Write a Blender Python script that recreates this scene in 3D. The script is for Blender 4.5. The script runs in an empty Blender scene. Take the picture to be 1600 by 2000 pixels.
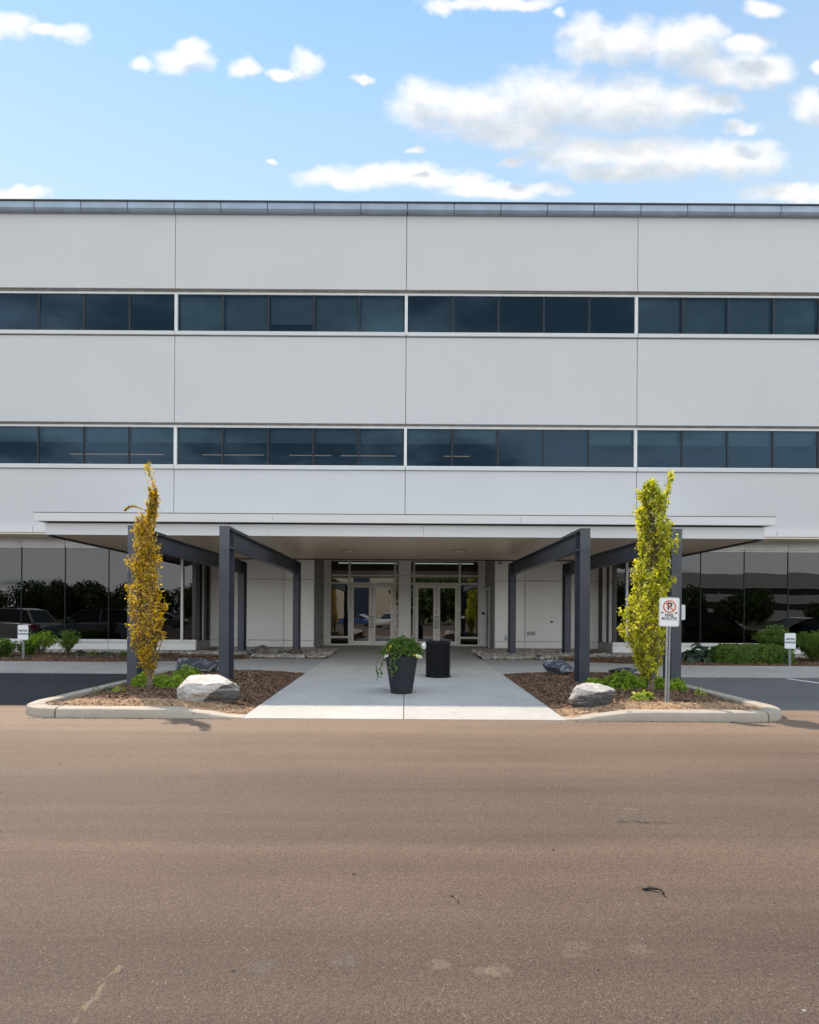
import bpy, bmesh, math, random
import numpy as np
from mathutils import Vector, Matrix, noise, Quaternion
R = math.radians
random.seed(7); rng = np.random.default_rng(7)
SC = bpy.context.scene
COL = SC.collection

# ------------------------------------------------------------------ camera
F = 1150.0; VX = 790.0; VY = 1198.0; CH = 1.5; ROLL = R(0.36)
cam_d = bpy.data.cameras.new('camera'); cam = bpy.data.objects.new('camera', cam_d); COL.objects.link(cam)
cam_d.sensor_fit = 'VERTICAL'; cam_d.sensor_height = 36; cam_d.lens = F/2000*36
cam_d.shift_x = (800-VX)/2000; cam_d.shift_y = (VY-1000)/2000
cam_d.clip_start = 0.05; cam_d.clip_end = 3000
cam.matrix_world = Matrix.Translation((0, 0, CH)) @ Matrix.Rotation(R(90), 4, 'X') @ Matrix.Rotation(ROLL, 4, 'Z')
SC.camera = cam

# ------------------------------------------------------------------ world, sun, exposure
SUNX, SUNY = 0.46, -0.615            # shadow offset per metre of height
sun_dir = Vector((-SUNX, -SUNY, 1)).normalized()
elev = math.asin(sun_dir.z); azim = math.atan2(sun_dir.x, sun_dir.y)
SKY_STRENGTH = 0.12; SUN_STRENGTH = 2.9; EXPOSURE = 1.0
SC.cycles.diffuse_bounces = 8; SC.cycles.max_bounces = 14
w = bpy.data.worlds.new('World'); SC.world = w; w.use_nodes = True
SC.view_settings.view_transform = 'Standard'; SC.view_settings.look = 'None'
SC.view_settings.exposure = EXPOSURE; SC.view_settings.gamma = 1
SC.view_settings.use_curve_mapping = False
sl = bpy.data.lights.new('sun', 'SUN'); sl.energy = SUN_STRENGTH; sl.angle = R(0.5); sl.color = (1, .86, .70)
so = bpy.data.objects.new('sun', sl); COL.objects.link(so)
so.rotation_mode = 'QUATERNION'; so.rotation_quaternion = sun_dir.to_track_quat('Z', 'Y')

BLOBS = [(20,60,52,30),(125,70,40,22),(75,66,45,16), (350,122,60,28),(366,98,36,24),(268,126,26,12),
 (478,132,34,18),(543,143,34,13),(590,124,38,32),(703,155,20,12),
 (820,205,78,52),(930,222,125,58),(1080,198,155,72),(1220,202,155,62),(1330,190,66,36),(1000,262,135,30),(1405,197,45,28),
 (1130,300,135,40),(1290,305,175,46),(1430,308,105,42),(1200,336,110,18),
 (1140,75,58,54),(1220,82,85,52),(1330,85,85,52),(1380,60,55,28),(1450,82,64,24),(1470,132,84,38),(1380,137,76,28),
 (1490,12,44,20),(845,14,24,18),(960,3,140,15),(1085,25,14,9),(1578,200,50,38),(1596,125,18,16),
 (650,350,84,20),(770,344,145,26),(880,350,74,18),(970,371,125,20),(1060,368,56,16),(995,319,38,10),
 (25,379,70,15),(1545,375,100,20),(810,293,22,9),(528,320,18,6),(1440,245,40,14)]
def nd(nt, t, **kw):
    n = nt.nodes.new(t)
    for k, v in kw.items(): setattr(n, k, v)
    return n
def mth(nt, op, a, b=None, c=None, clamp=False):
    n = nt.nodes.new('ShaderNodeMath'); n.operation = op; n.use_clamp = clamp
    for i, v in enumerate((a, b, c)):
        if v is None: continue
        if isinstance(v, (int, float)): n.inputs[i].default_value = v
        else: nt.links.new(v, n.inputs[i])
    return n.outputs[0]
def vmth(nt, op, a, b=None, c=None):
    n = nt.nodes.new('ShaderNodeVectorMath'); n.operation = op
    for i, v in enumerate((a, b, c)):
        if v is None: continue
        if isinstance(v, (tuple, list)): n.inputs[i].default_value = v
        else: nt.links.new(v, n.inputs[i])
    return n.outputs['Value'] if op in ('DOT_PRODUCT', 'LENGTH') else n.outputs[0]
def maprange(nt, v, a, b, c=0., d=1., smooth=True):
    n = nt.nodes.new('ShaderNodeMapRange')
    if smooth: n.interpolation_type = 'SMOOTHSTEP'
    nt.links.new(v, n.inputs[0])
    for i, x in zip((1, 2, 3, 4), (a, b, c, d)): n.inputs[i].default_value = x
    return n.outputs[0]
def mixc(nt, f, a, b, mode='MIX'):
    n = nt.nodes.new('ShaderNodeMix'); n.data_type = 'RGBA'; n.blend_type = mode; n.clamp_factor = True
    for s, v in ((n.inputs[0], f), (n.inputs[6], a), (n.inputs[7], b)):
        if isinstance(v, (int, float)): s.default_value = v
        elif isinstance(v, tuple): s.default_value = (*v, 1) if len(v) == 3 else v
        else: nt.links.new(v, s)
    return n.outputs[2]
def noise_tex(nt, vec, scale, detail=4, rough=.55, dist=0., out=0):
    n = nt.nodes.new('ShaderNodeTexNoise'); n.inputs['Scale'].default_value = scale
    n.inputs['Detail'].default_value = detail; n.inputs['Roughness'].default_value = rough
    n.inputs['Distortion'].default_value = dist
    if vec is not None: nt.links.new(vec, n.inputs['Vector'])
    return n.outputs[out]

def scaled(nt, v, s): return vmth(nt, 'MULTIPLY', v, s)
def build_world():
    g = bpy.data.node_groups.new('cloud_field', 'ShaderNodeTree')
    g.interface.new_socket('Vector', in_out='INPUT', socket_type='NodeSocketVector')
    g.interface.new_socket('Value', in_out='OUTPUT', socket_type='NodeSocketFloat')
    gi = nd(g, 'NodeGroupInput'); go = nd(g, 'NodeGroupOutput')
    p = gi.outputs[0]
    nz = nd(g, 'ShaderNodeTexNoise'); nz.inputs['Scale'].default_value = 17; nz.inputs['Detail'].default_value = 5
    g.links.new(p, nz.inputs['Vector'])
    off = vmth(g, 'SUBTRACT', nz.outputs['Color'], (.5, .5, .5))
    pw = vmth(g, 'MULTIPLY_ADD', off, (.055, .04, 0), p)
    acc = None
    for (cx, cy, rx, ry) in BLOBS:
        u, v, a, b = (cx-VX)/F, (VY-cy)/F, rx/F, ry/F
        q = vmth(g, 'MULTIPLY_ADD', pw, (1/a, 1/b, 0), (-u/a, -v/b, 0))
        d = vmth(g, 'DOT_PRODUCT', q, q)
        acc = d if acc is None else mth(g, 'SMOOTH_MIN', acc, d, .35)
    f = mth(g, 'SUBTRACT', 1.0, acc)
    nz2 = noise_tex(g, scaled(g, p, (1., 1.35, 1.)), 20, 8, .56)
    f = mth(g, 'ADD', mth(g, 'MAXIMUM', f, -2.), mth(g, 'MULTIPLY', mth(g, 'SUBTRACT', nz2, .5), 1.9))
    f = mth(g, 'ADD', f, .36)
    g.links.new(f, go.inputs[0])

    nt = w.node_tree; nt.nodes.clear()
    out = nd(nt, 'ShaderNodeOutputWorld')
    bg = nd(nt, 'ShaderNodeBackground'); bg.inputs[1].default_value = SKY_STRENGTH
    nt.links.new(bg.outputs[0], out.inputs[0])
    sky = nd(nt, 'ShaderNodeTexSky', sky_type='NISHITA', sun_disc=False)
    sky.sun_elevation = elev; sky.sun_rotation = azim
    sky.air_density = 1.0; sky.dust_density = 0.0; sky.ozone_density = 1.5
    tc = nd(nt, 'ShaderNodeTexCoord').outputs['Generated']
    d = vmth(nt, 'NORMALIZE', tc)
    s = nd(nt, 'ShaderNodeSeparateXYZ'); nt.links.new(d, s.inputs[0])
    x, y, z = s.outputs
    ys = mth(nt, 'MAXIMUM', y, .05)
    c = nd(nt, 'ShaderNodeCombineXYZ')
    nt.links.new(mth(nt, 'DIVIDE', x, ys), c.inputs[0]); nt.links.new(mth(nt, 'DIVIDE', z, ys), c.inputs[1])
    p = c.outputs[0]
    def field(v):
        n = nd(nt, 'ShaderNodeGroup'); n.node_tree = g; nt.links.new(v, n.inputs[0]); return n.outputs[0]
    f1 = field(p)
    f2 = field(vmth(nt, 'ADD', p, (-.01, .042, 0)))
    front = maprange(nt, y, .15, .4)
    a1 = mth(nt, 'MULTIPLY', maprange(nt, f1, -.05, 1.45), front)
    # scattered clouds over the rest of the sky
    zz = mth(nt, 'ADD', mth(nt, 'MAXIMUM', z, 0.), .16)
    c2 = nd(nt, 'ShaderNodeCombineXYZ')
    nt.links.new(mth(nt, 'DIVIDE', x, zz), c2.inputs[0]); nt.links.new(mth(nt, 'DIVIDE', y, zz), c2.inputs[1])
    nb = noise_tex(nt, c2.outputs[0], 1.1, 7, .6)
    low = mth(nt, 'POWER', mth(nt, 'SUBTRACT', 1., mth(nt, 'MAXIMUM', z, 0.), clamp=True), 4.)
    a2 = mth(nt, 'MULTIPLY', maprange(nt, mth(nt, 'ADD', nb, mth(nt, 'MULTIPLY', low, .2)), .44, .62), mth(nt, 'SUBTRACT', 1., front))
    al = mth(nt, 'MAXIMUM', a1, a2)
    shade = mth(nt, 'MAXIMUM', mth(nt, 'MULTIPLY', maprange(nt, f2, .1, 1.7), front), mth(nt, 'MULTIPLY', maprange(nt, nb, .6, .8), mth(nt, 'SUBTRACT', 1., front)))
    ccol = mixc(nt, shade, (4.6, 4.5, 4.4), (2.75, 3.0, 3.25))
    skyc = mixc(nt, 1.0, sky.outputs[0], (SKY_TINT[0], SKY_TINT[1], SKY_TINT[2]), 'MULTIPLY')
    # clouds behind the camera brightened past their lit side as added fill light
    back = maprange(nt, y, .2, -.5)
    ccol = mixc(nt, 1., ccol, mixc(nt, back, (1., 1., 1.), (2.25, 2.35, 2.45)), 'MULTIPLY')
    skyc = mixc(nt, maprange(nt, z, .84, .44, 0., .9, smooth=False), skyc, (2.95, 3.55, 3.95))   # paler towards the horizon all round
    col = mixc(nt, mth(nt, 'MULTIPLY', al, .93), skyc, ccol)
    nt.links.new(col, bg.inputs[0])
SKY_TINT = (.80, 1.04, 1.04)
build_world()

# ------------------------------------------------------------------ helpers
def at(px, py, Y):
    """photo pixel -> point of the place at depth Y (camera stands at the origin looking along +Y)"""
    dx, dy = px-VX, VY-py
    X = (dx*math.cos(ROLL) - dy*math.sin(ROLL)); Z = (dx*math.sin(ROLL) + dy*math.cos(ROLL))
    return Vector((X*Y/F, Y, CH+Z*Y/F))

class MB:
    def __init__(s): s.v = []; s.f = []
    def add(s, vs, fs):
        n = len(s.v); s.v += [tuple(v) for v in vs]; s.f += [tuple(i+n for i in f) for f in fs]; return s
    def box(s, x0, x1, y0, y1, z0, z1):
        return s.add([(x0,y0,z0),(x1,y0,z0),(x1,y1,z0),(x0,y1,z0),(x0,y0,z1),(x1,y0,z1),(x1,y1,z1),(x0,y1,z1)],
                     [(0,3,2,1),(4,5,6,7),(0,1,5,4),(1,2,6,5),(2,3,7,6),(3,0,4,7)])
    def lathe(s, prof, n=32, c=(0,0,0), cap=True):
        vs = []; fs = []
        for (r, z) in prof:
            for i in range(n):
                a = 2*math.pi*i/n; vs.append((c[0]+r*math.cos(a), c[1]+r*math.sin(a), c[2]+z))
        for k in range(len(prof)-1):
            for i in range(n):
                j = (i+1) % n; fs.append((k*n+i, k*n+j, (k+1)*n+j, (k+1)*n+i))
        if cap:
            fs.append(tuple(range(n-1, -1, -1))); fs.append(tuple((len(prof)-1)*n+i for i in range(n)))
        return s.add(vs, fs)
    def tube(s, pts, rad, n=6):
        pts = [Vector(p) for p in pts]; vs = []; fs = []
        rad = rad if isinstance(rad, (list, tuple)) else [rad]*len(pts)
        for k, p in enumerate(pts):
            t = (pts[min(k+1, len(pts)-1)]-pts[max(k-1, 0)]).normalized()
            a = t.orthogonal().normalized() if abs(t.z) < .9 else Vector((1,0,0)).cross(t).normalized()
            b = t.cross(a)
            for i in range(n):
                q = 2*math.pi*i/n; vs.append(p+(a*math.cos(q)+b*math.sin(q))*rad[k])
        for k in range(len(pts)-1):
            for i in range(n):
                j = (i+1) % n; fs.append((k*n+i, k*n+j, (k+1)*n+j, (k+1)*n+i))
        fs.append(tuple(range(n-1, -1, -1))); fs.append(tuple((len(pts)-1)*n+i for i in range(n)))
        return s.add(vs, fs)
    def prism(s, poly, z0, z1):
        """poly: list of (x,y), counter clockwise"""
        n = len(poly); vs = [(x,y,z0) for x,y in poly]+[(x,y,z1) for x,y in poly]
        fs = [tuple(range(n-1,-1,-1)), tuple(range(n, 2*n))]+[(i,(i+1)%n,n+(i+1)%n,n+i) for i in range(n)]
        return s.add(vs, fs)
    def slab(s, poly, zf, th):
        """slab over ground that slopes: zf(x,y) top height"""
        n = len(poly); vs = [(x,y,zf(x,y)-th) for x,y in poly]+[(x,y,zf(x,y)) for x,y in poly]
        fs = [tuple(range(n-1,-1,-1)), tuple(range(n, 2*n))]+[(i,(i+1)%n,n+(i+1)%n,n+i) for i in range(n)]
        return s.add(vs, fs)
    def mesh(s, name):
        m = bpy.data.meshes.new(name); m.from_pydata(s.v, [], s.f); m.update(); return m
    def build(s, name, mat, parent=None, bevel=0, smooth=False):
        return link(name, s.mesh(name), mat, parent, bevel, smooth)
def link(name, m, mat, parent=None, bevel=0, smooth=False):
    o = bpy.data.objects.new(name, m); COL.objects.link(o)
    if mat: m.materials.clear(); m.materials.append(mat)
    if parent: o.parent = parent
    if bevel:
        b = o.modifiers.new('bevel', 'BEVEL'); b.width = bevel; b.segments = 2; b.limit_method = 'ANGLE'; b.angle_limit = R(40)
    if smooth:
        m.polygons.foreach_set('use_smooth', [True]*len(m.polygons))
        try: m.set_sharp_from_angle(angle=R(smooth if smooth is not True else 180))
        except Exception: pass
    return o
def tag(o, label=None, cat=None, group=None, kind=None):
    if label: o['label'] = label
    if cat: o['category'] = cat
    if group: o['group'] = group
    if kind: o['kind'] = kind
    return o
def empty(name, loc=(0,0,0), rz=0):
    o = bpy.data.objects.new(name, None); COL.objects.link(o); o.location = loc; o.rotation_euler = (0,0,rz)
    o.empty_display_size = .1
    return o
KIDS = {}
def copy_tree(o, parent=None):
    c = o.copy(); COL.objects.link(c)
    if parent: c.parent = parent
    for ch in list(o.children): copy_tree(ch, c)
    return c

# ------------------------------------------------------------------ materials
def pmat(name, col, rough=.6, metal=0., spec=.5, var=0., vscale=3., bump=0., bscale=40., coords='Object', coat=0.):
    m = bpy.data.materials.new(name); m.use_nodes = True; nt = m.node_tree
    b = nt.nodes['Principled BSDF']
    b.inputs['Roughness'].default_value = rough; b.inputs['Metallic'].default_value = metal
    b.inputs['Specular IOR Level'].default_value = spec; b.inputs['Base Color'].default_value = (*col, 1)
    b.inputs['Coat Weight'].default_value = coat
    tc = nd(nt, 'ShaderNodeTexCoord').outputs[coords]
    if var:
        n = noise_tex(nt, tc, vscale, 6, .6)
        c = mixc(nt, maprange(nt, n, .3, .7), tuple(x*(1-var) for x in col), tuple(min(1, x*(1+var)) for x in col))
        nt.links.new(c, b.inputs['Base Color'])
    if bump:
        n = noise_tex(nt, tc, bscale, 5, .6)
        bp = nd(nt, 'ShaderNodeBump'); bp.inputs['Strength'].default_value = bump; bp.inputs['Distance'].default_value = .01
        nt.links.new(n, bp.inputs['Height']); nt.links.new(bp.outputs[0], b.inputs['Normal'])
    return m
def world_pos(nt): return nd(nt, 'ShaderNodeNewGeometry').outputs['Position']
def set_bump(nt, b, h, strength=.3, dist=.01):
    bp = nd(nt, 'ShaderNodeBump'); bp.inputs['Strength'].default_value = strength; bp.inputs['Distance'].default_value = dist
    nt.links.new(h, bp.inputs['Height']); nt.links.new(bp.outputs[0], b.inputs['Normal'])

def mat_facade(name, col, streak=.06):
    m = bpy.data.materials.new(name); m.use_nodes = True; nt = m.node_tree; b = nt.nodes['Principled BSDF']
    P = world_pos(nt)
    n1 = noise_tex(nt, P, .5, 5, .6); n2 = noise_tex(nt, scaled(nt, P, (6, 1, .5)), 1., 4, .6); n3 = noise_tex(nt, P, 9, 6, .65)
    oi = nd(nt, 'ShaderNodeObjectInfo').outputs['Random']
    v = mth(nt, 'ADD', mth(nt, 'MULTIPLY', maprange(nt, n1, .3, .7), .4), mth(nt, 'MULTIPLY', maprange(nt, n2, .3, .75), .12))
    v = mth(nt, 'ADD', v, mth(nt, 'MULTIPLY', n3, .25)); v = mth(nt, 'ADD', v, mth(nt, 'MULTIPLY', oi, .25))
    c = mixc(nt, v, tuple(x*(1-streak*1.6) for x in col), tuple(min(1, x*(1+streak)) for x in col))
    sp = maprange(nt, noise_tex(nt, P, 60, 2, .5), .72, .8, 0, .12)
    c = mixc(nt, sp, c, (.2, .18, .15))
    nt.links.new(c, b.inputs['Base Color']); b.inputs['Roughness'].default_value = .62
    set_bump(nt, b, noise_tex(nt, P, 25, 6, .6), .15, .006)
    return m
def mat_concrete(name, col, joint=False):
    m = bpy.data.materials.new(name); m.use_nodes = True; nt = m.node_tree; b = nt.nodes['Principled BSDF']
    P = world_pos(nt)
    n1 = noise_tex(nt, P, .8, 6, .65); n2 = noise_tex(nt, P, 6, 6, .7); n3 = noise_tex(nt, P, 90, 3, .6)
    oi = nd(nt, 'ShaderNodeObjectInfo').outputs['Random']
    v = mth(nt, 'ADD', mth(nt, 'MULTIPLY', maprange(nt, n1, .3, .7), .45), mth(nt, 'MULTIPLY', maprange(nt, n2, .3, .7), .3))
    v = mth(nt, 'ADD', v, mth(nt, 'MULTIPLY', oi, .3))
    c = mixc(nt, v, tuple(x*.8 for x in col), tuple(min(1, x*1.12) for x in col))
    c = mixc(nt, maprange(nt, n3, .25, .8), mixc(nt, .25, c, (.05, .05, .05)), c)
    sp = maprange(nt, noise_tex(nt, P, 7, 2, .4), .71, .75)
    c = mixc(nt, mth(nt, 'MULTIPLY', sp, .45), c, (.06, .055, .05))
    nt.links.new(c, b.inputs['Base Color']); b.inputs['Roughness'].default_value = .8
    set_bump(nt, b, n3, .3, .004)
    return m
def mat_asphalt(name, lo, hi, marks=False, rough=.75):
    m = bpy.data.materials.new(name); m.use_nodes = True; nt = m.node_tree; b = nt.nodes['Principled BSDF']
    P = world_pos(nt)
    band = noise_tex(nt, scaled(nt, P, (.035, .55, 1)), 1.5, 4, .55)      # rolled strips running along the road
    band2 = noise_tex(nt, scaled(nt, P, (.12, 2.6, 1)), 1.6, 4, .6)
    blot = noise_tex(nt, P, .6, 6, .6)
    v = mth(nt, 'ADD', mth(nt, 'MULTIPLY', maprange(nt, band, .35, .65), .5), mth(nt, 'MULTIPLY', maprange(nt, band2, .3, .7), .36))
    v = mth(nt, 'ADD', v, mth(nt, 'MULTIPLY', maprange(nt, blot, .3, .7), .28))
    c = mixc(nt, v, lo, hi)
    if marks:        # tone by distance: paler towards the kerb, darker near the camera, with lane bands
        sy = nd(nt, 'ShaderNodeSeparateXYZ'); nt.links.new(P, sy.inputs[0])
        yy = mth(nt, 'ADD', sy.outputs[1], mth(nt, 'MULTIPLY', mth(nt, 'SUBTRACT', noise_tex(nt, scaled(nt, P, (.25, 1.2, 1)), 1., 4, .6), .5), .9))
        cr = nd(nt, 'ShaderNodeValToRGB'); nt.links.new(mth(nt, 'DIVIDE', yy, 10.), cr.inputs[0])
        tab = [(0,.70,.70,.71),(.22,.74,.73,.73),(.27,.84,.81,.80),(.33,1.0,.93,.90),(.375,1.08,1.,.97),(.395,.88,.88,.86),(.46,.86,.86,.85),(.54,1.0,.98,.96),(.62,1.25,1.2,1.14),(.68,1.45,1.40,1.32),(.76,1.6,1.56,1.48),(.85,1.75,1.72,1.66)]
        el = cr.color_ramp.elements
        while len(el) < len(tab): el.new(.5)
        for e_, (p_, a_, b_, c_) in zip(el, tab): e_.position = p_; e_.color = (a_/2, b_/2, c_/2, 1)
        c = mixc(nt, 1., c, vmth(nt, 'MULTIPLY', cr.outputs[0], (2., 2., 2.)), 'MULTIPLY')
    vo = nd(nt, 'ShaderNodeTexVoronoi'); vo.inputs['Scale'].default_value = 160; nt.links.new(P, vo.inputs['Vector'])
    sv = nd(nt, 'ShaderNodeSeparateColor'); nt.links.new(vo.outputs['Color'], sv.inputs[0])
    c = mixc(nt, 1., c, mixc(nt, sv.outputs[0], (.72, .72, .72), (1.25, 1.25, 1.25)), 'MULTIPLY')
    c = mixc(nt, mth(nt, 'MULTIPLY', mth(nt, 'GREATER_THAN', sv.outputs[1], .99), .5), c, (.30, .25, .20))   # pale stones
    hole = maprange(nt, vo.outputs['Distance'], .45, .75)
    c = mixc(nt, mth(nt, 'MULTIPLY', hole, .5), c, tuple(x*.3 for x in lo))
    fine = noise_tex(nt, P, 45, 5, .75)
    c = mixc(nt, 1., c, mixc(nt, maprange(nt, fine, .3, .7, smooth=False), (.78, .78, .78), (1.2, 1.2, 1.2)), 'MULTIPLY')
    pits = maprange(nt, noise_tex(nt, P, 14, 4, .75), .66, .74)
    c = mixc(nt, mth(nt, 'MULTIPLY', pits, .35), c, tuple(x*.35 for x in lo))
    if marks:
        s = nd(nt, 'ShaderNodeSeparateXYZ'); nt.links.new(P, s.inputs[0])
        wob = mth(nt, 'MULTIPLY', mth(nt, 'SUBTRACT', noise_tex(nt, P, 4, 4, .6), .5), .12)
        def seg(ax, ay, bx, by, wd, colr, amt, brk=.42, bs=14):
            nonlocal c
            L = math.hypot(bx-ax, by-ay); ux, uy = (bx-ax)/L, (by-ay)/L
            rx = mth(nt, 'SUBTRACT', s.outputs[0], ax); ry = mth(nt, 'SUBTRACT', s.outputs[1], ay)
            t = mth(nt, 'ADD', mth(nt, 'MULTIPLY', rx, ux), mth(nt, 'MULTIPLY', ry, uy))
            q = mth(nt, 'ADD', mth(nt, 'SUBTRACT', mth(nt, 'MULTIPLY', ry, ux), mth(nt, 'MULTIPLY', rx, uy)), wob)
            inside = mth(nt, 'MULTIPLY', mth(nt, 'GREATER_THAN', t, 0.), mth(nt, 'LESS_THAN', t, L))
            k = mth(nt, 'MULTIPLY', inside, maprange(nt, mth(nt, 'ABSOLUTE', q), wd, wd*.4))
            k = mth(nt, 'MULTIPLY', k, maprange(nt, noise_tex(nt, P, bs, 4, .7), brk, brk+.12))
            c = mixc(nt, mth(nt, 'MULTIPLY', k, amt*(.6 if colr[0] > .1 else 1)), c, colr)
        def gp(px, py):
            q = at(px, py, 1.0); k = CH/(CH-q.z); return (q.x*k, k)
        (a, b_), (c_, d) = gp(228, 1885), gp(142, 1998); seg(a, b_, c_, d, .014, (.42, .33, .20), .36, .38)
        (a, b_), (c_, d) = gp(1200, 1606), gp(1316, 1607); seg(a, b_, c_, d, .035, (.016, .014, .013), .9, .45, 18)
        (a, b_), (c_, d) = gp(1060, 1566), gp(1250, 1582); seg(a, b_, c_, d, .016, (.36, .29, .22), .35, .47)
        (a, b_), (c_, d) = gp(350, 1530), gp(410, 1524); seg(a, b_, c_, d, .022, (.36, .29, .22), .35, .47)
        for px, py, rr, cc, am in ((857,1885,.05,(.5,.4,.28),.7),(968,1893,.05,(.5,.4,.28),.7),(935,1895,.04,(.5,.4,.28),.6),(1130,1846,.06,(.5,.4,.28),.55),
                               (1245,1853,.06,(.5,.4,.28),.5),(515,1889,.05,(.16,.17,.18),.8),(672,1878,.06,(.15,.16,.17),.8),(1115,1862,.04,(.5,.4,.28),.5)):
            gx, gy = gp(px, py)
            dd = vmth(nt, 'LENGTH', vmth(nt, 'MULTIPLY', vmth(nt, 'SUBTRACT', P, (gx, gy, 0)), (.7, 1, 0)))
            dd = mth(nt, 'ADD', dd, wob)
            k = mth(nt, 'MULTIPLY', maprange(nt, dd, rr, rr*.4), maprange(nt, noise_tex(nt, P, 30, 4, .7), .4, .52))
            c = mixc(nt, mth(nt, 'MULTIPLY', k, am*.16), c, cc)
    nt.links.new(c, b.inputs['Base Color']); b.inputs['Roughness'].default_value = rough
    b.inputs['Specular IOR Level'].default_value = .4
    h = mth(nt, 'ADD', mth(nt, 'MULTIPLY', vo.outputs['Distance'], -1.), mth(nt, 'MULTIPLY', fine, .8))
    set_bump(nt, b, h, .55, .006)
    return m
def mat_glass(name, tint, f0, gcol=(1,1,1), wav=.0, wscale=1.2):
    """architectural pane: tinted transmission under a mirror-like reflection"""
    m = bpy.data.materials.new(name); m.use_nodes = True; nt = m.node_tree; nt.nodes.clear()
    out = nd(nt, 'ShaderNodeOutputMaterial'); mx = nd(nt, 'ShaderNodeMixShader')
    tr = nd(nt, 'ShaderNodeBsdfTransparent'); tr.inputs[0].default_value = (*tint, 1)
    gl = nd(nt, 'ShaderNodeBsdfGlossy'); gl.inputs['Roughness'].default_value = .0; gl.inputs[0].default_value = (*gcol, 1)
    lw = nd(nt, 'ShaderNodeFresnel'); lw.inputs[0].default_value = 1.45
    fac = mth(nt, 'ADD', mth(nt, 'MULTIPLY', lw.outputs[0], 1.), f0-.034, clamp=True)
    nt.links.new(fac, mx.inputs[0]); nt.links.new(tr.outputs[0], mx.inputs[1]); nt.links.new(gl.outputs[0], mx.inputs[2])
    nt.links.new(mx.outputs[0], out.inputs[0])
    if wav:
        P = world_pos(nt); oi = nd(nt, 'ShaderNodeObjectInfo').outputs['Random']
        cb = nd(nt, 'ShaderNodeCombineXYZ'); nt.links.new(mth(nt, 'MULTIPLY', oi, 50.), cb.inputs[1])
        v = vmth(nt, 'ADD', P, cb.outputs[0])
        bp = nd(nt, 'ShaderNodeBump'); bp.inputs['Strength'].default_value = 1; bp.inputs['Distance'].default_value = wav
        nt.links.new(noise_tex(nt, v, wscale, 1, .4), bp.inputs['Height']); nt.links.new(bp.outputs[0], gl.inputs['Normal'])
    return m
def mat_leaf(name, cols, trans=.45, rough=.45):
    m = bpy.data.materials.new(name); m.use_nodes = True; nt = m.node_tree; nt.nodes.clear()
    out = nd(nt, 'ShaderNodeOutputMaterial'); geo = nd(nt, 'ShaderNodeNewGeometry')
    cr = nd(nt, 'ShaderNodeValToRGB'); nt.links.new(geo.outputs['Random Per Island'], cr.inputs[0])
    el = cr.color_ramp.elements
    while len(el) < len(cols): el.new(.5)
    for i, (e, c) in enumerate(zip(el, cols)): e.position = i/(len(cols)-1); e.color = (*c, 1)
    b = nd(nt, 'ShaderNodeBsdfPrincipled'); b.inputs['Roughness'].default_value = rough; b.inputs['Specular IOR Level'].default_value = .4
    t = nd(nt, 'ShaderNodeBsdfTranslucent'); mx = nd(nt, 'ShaderNodeMixShader'); mx.inputs[0].default_value = trans
    nt.links.new(cr.outputs[0], b.inputs[0]); 
    tcn = mixc(nt, 1., cr.outputs[0], (1.7, 1.65, .5), 'MULTIPLY'); nt.links.new(tcn, t.inputs[0])
    nt.links.new(b.outputs[0], mx.inputs[1]); nt.links.new(t.outputs[0], mx.inputs[2]); nt.links.new(mx.outputs[0], out.inputs[0])
    return m
def mat_rock(name, light, dark, scale, direction, bias=.5, patch=None, side=None, off=0.):
    m = bpy.data.materials.new(name); m.use_nodes = True; nt = m.node_tree; b = nt.nodes['Principled BSDF']
    P = nd(nt, 'ShaderNodeTexCoord').outputs['Object']
    wv = nd(nt, 'ShaderNodeTexNoise'); wv.inputs['Scale'].default_value = 1.; wv.inputs['Detail'].default_value = 6; wv.inputs['Distortion'].default_value = 1.2
    wv.inputs['Roughness'].default_value = .65
    nt.links.new(scaled(nt, P, tuple(scale*x for x in direction)), wv.inputs['Vector'])
    v = maprange(nt, wv.outputs[0], bias-.05, bias+.05)
    g = noise_tex(nt, P, 60, 4, .7)
    if side:         # darker towards one side of the stone, with a ragged edge and streaks
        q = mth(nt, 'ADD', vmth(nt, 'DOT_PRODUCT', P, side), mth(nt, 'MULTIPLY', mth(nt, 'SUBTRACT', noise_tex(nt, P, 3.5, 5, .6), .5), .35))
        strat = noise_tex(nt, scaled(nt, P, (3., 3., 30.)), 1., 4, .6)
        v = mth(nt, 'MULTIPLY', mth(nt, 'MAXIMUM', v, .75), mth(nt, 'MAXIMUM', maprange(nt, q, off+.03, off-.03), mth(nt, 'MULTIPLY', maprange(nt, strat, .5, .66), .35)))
    c = mixc(nt, v, dark, light)
    c = mixc(nt, 1., c, mixc(nt, maprange(nt, g, .3, .7), (.72, .72, .72), (1.15, 1.15, 1.15)), 'MULTIPLY')
    if patch: c = mixc(nt, maprange(nt, noise_tex(nt, P, 2.2, 4, .6), .5, .62, 0, .7), c, patch)
    nt.links.new(c, b.inputs['Base Color']); b.inputs['Roughness'].default_value = .75
    set_bump(nt, b, mth(nt, 'ADD', g, wv.outputs[0]), .5, .012)
    return m
def mat_emit(name, col, st):
    m = bpy.data.materials.new(name); m.use_nodes = True; nt = m.node_tree; nt.nodes.clear()
    e = nd(nt, 'ShaderNodeEmission'); e.inputs[0].default_value = (*col, 1); e.inputs[1].default_value = st
    o = nd(nt, 'ShaderNodeOutputMaterial'); nt.links.new(e.outputs[0], o.inputs[0]); return m
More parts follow.
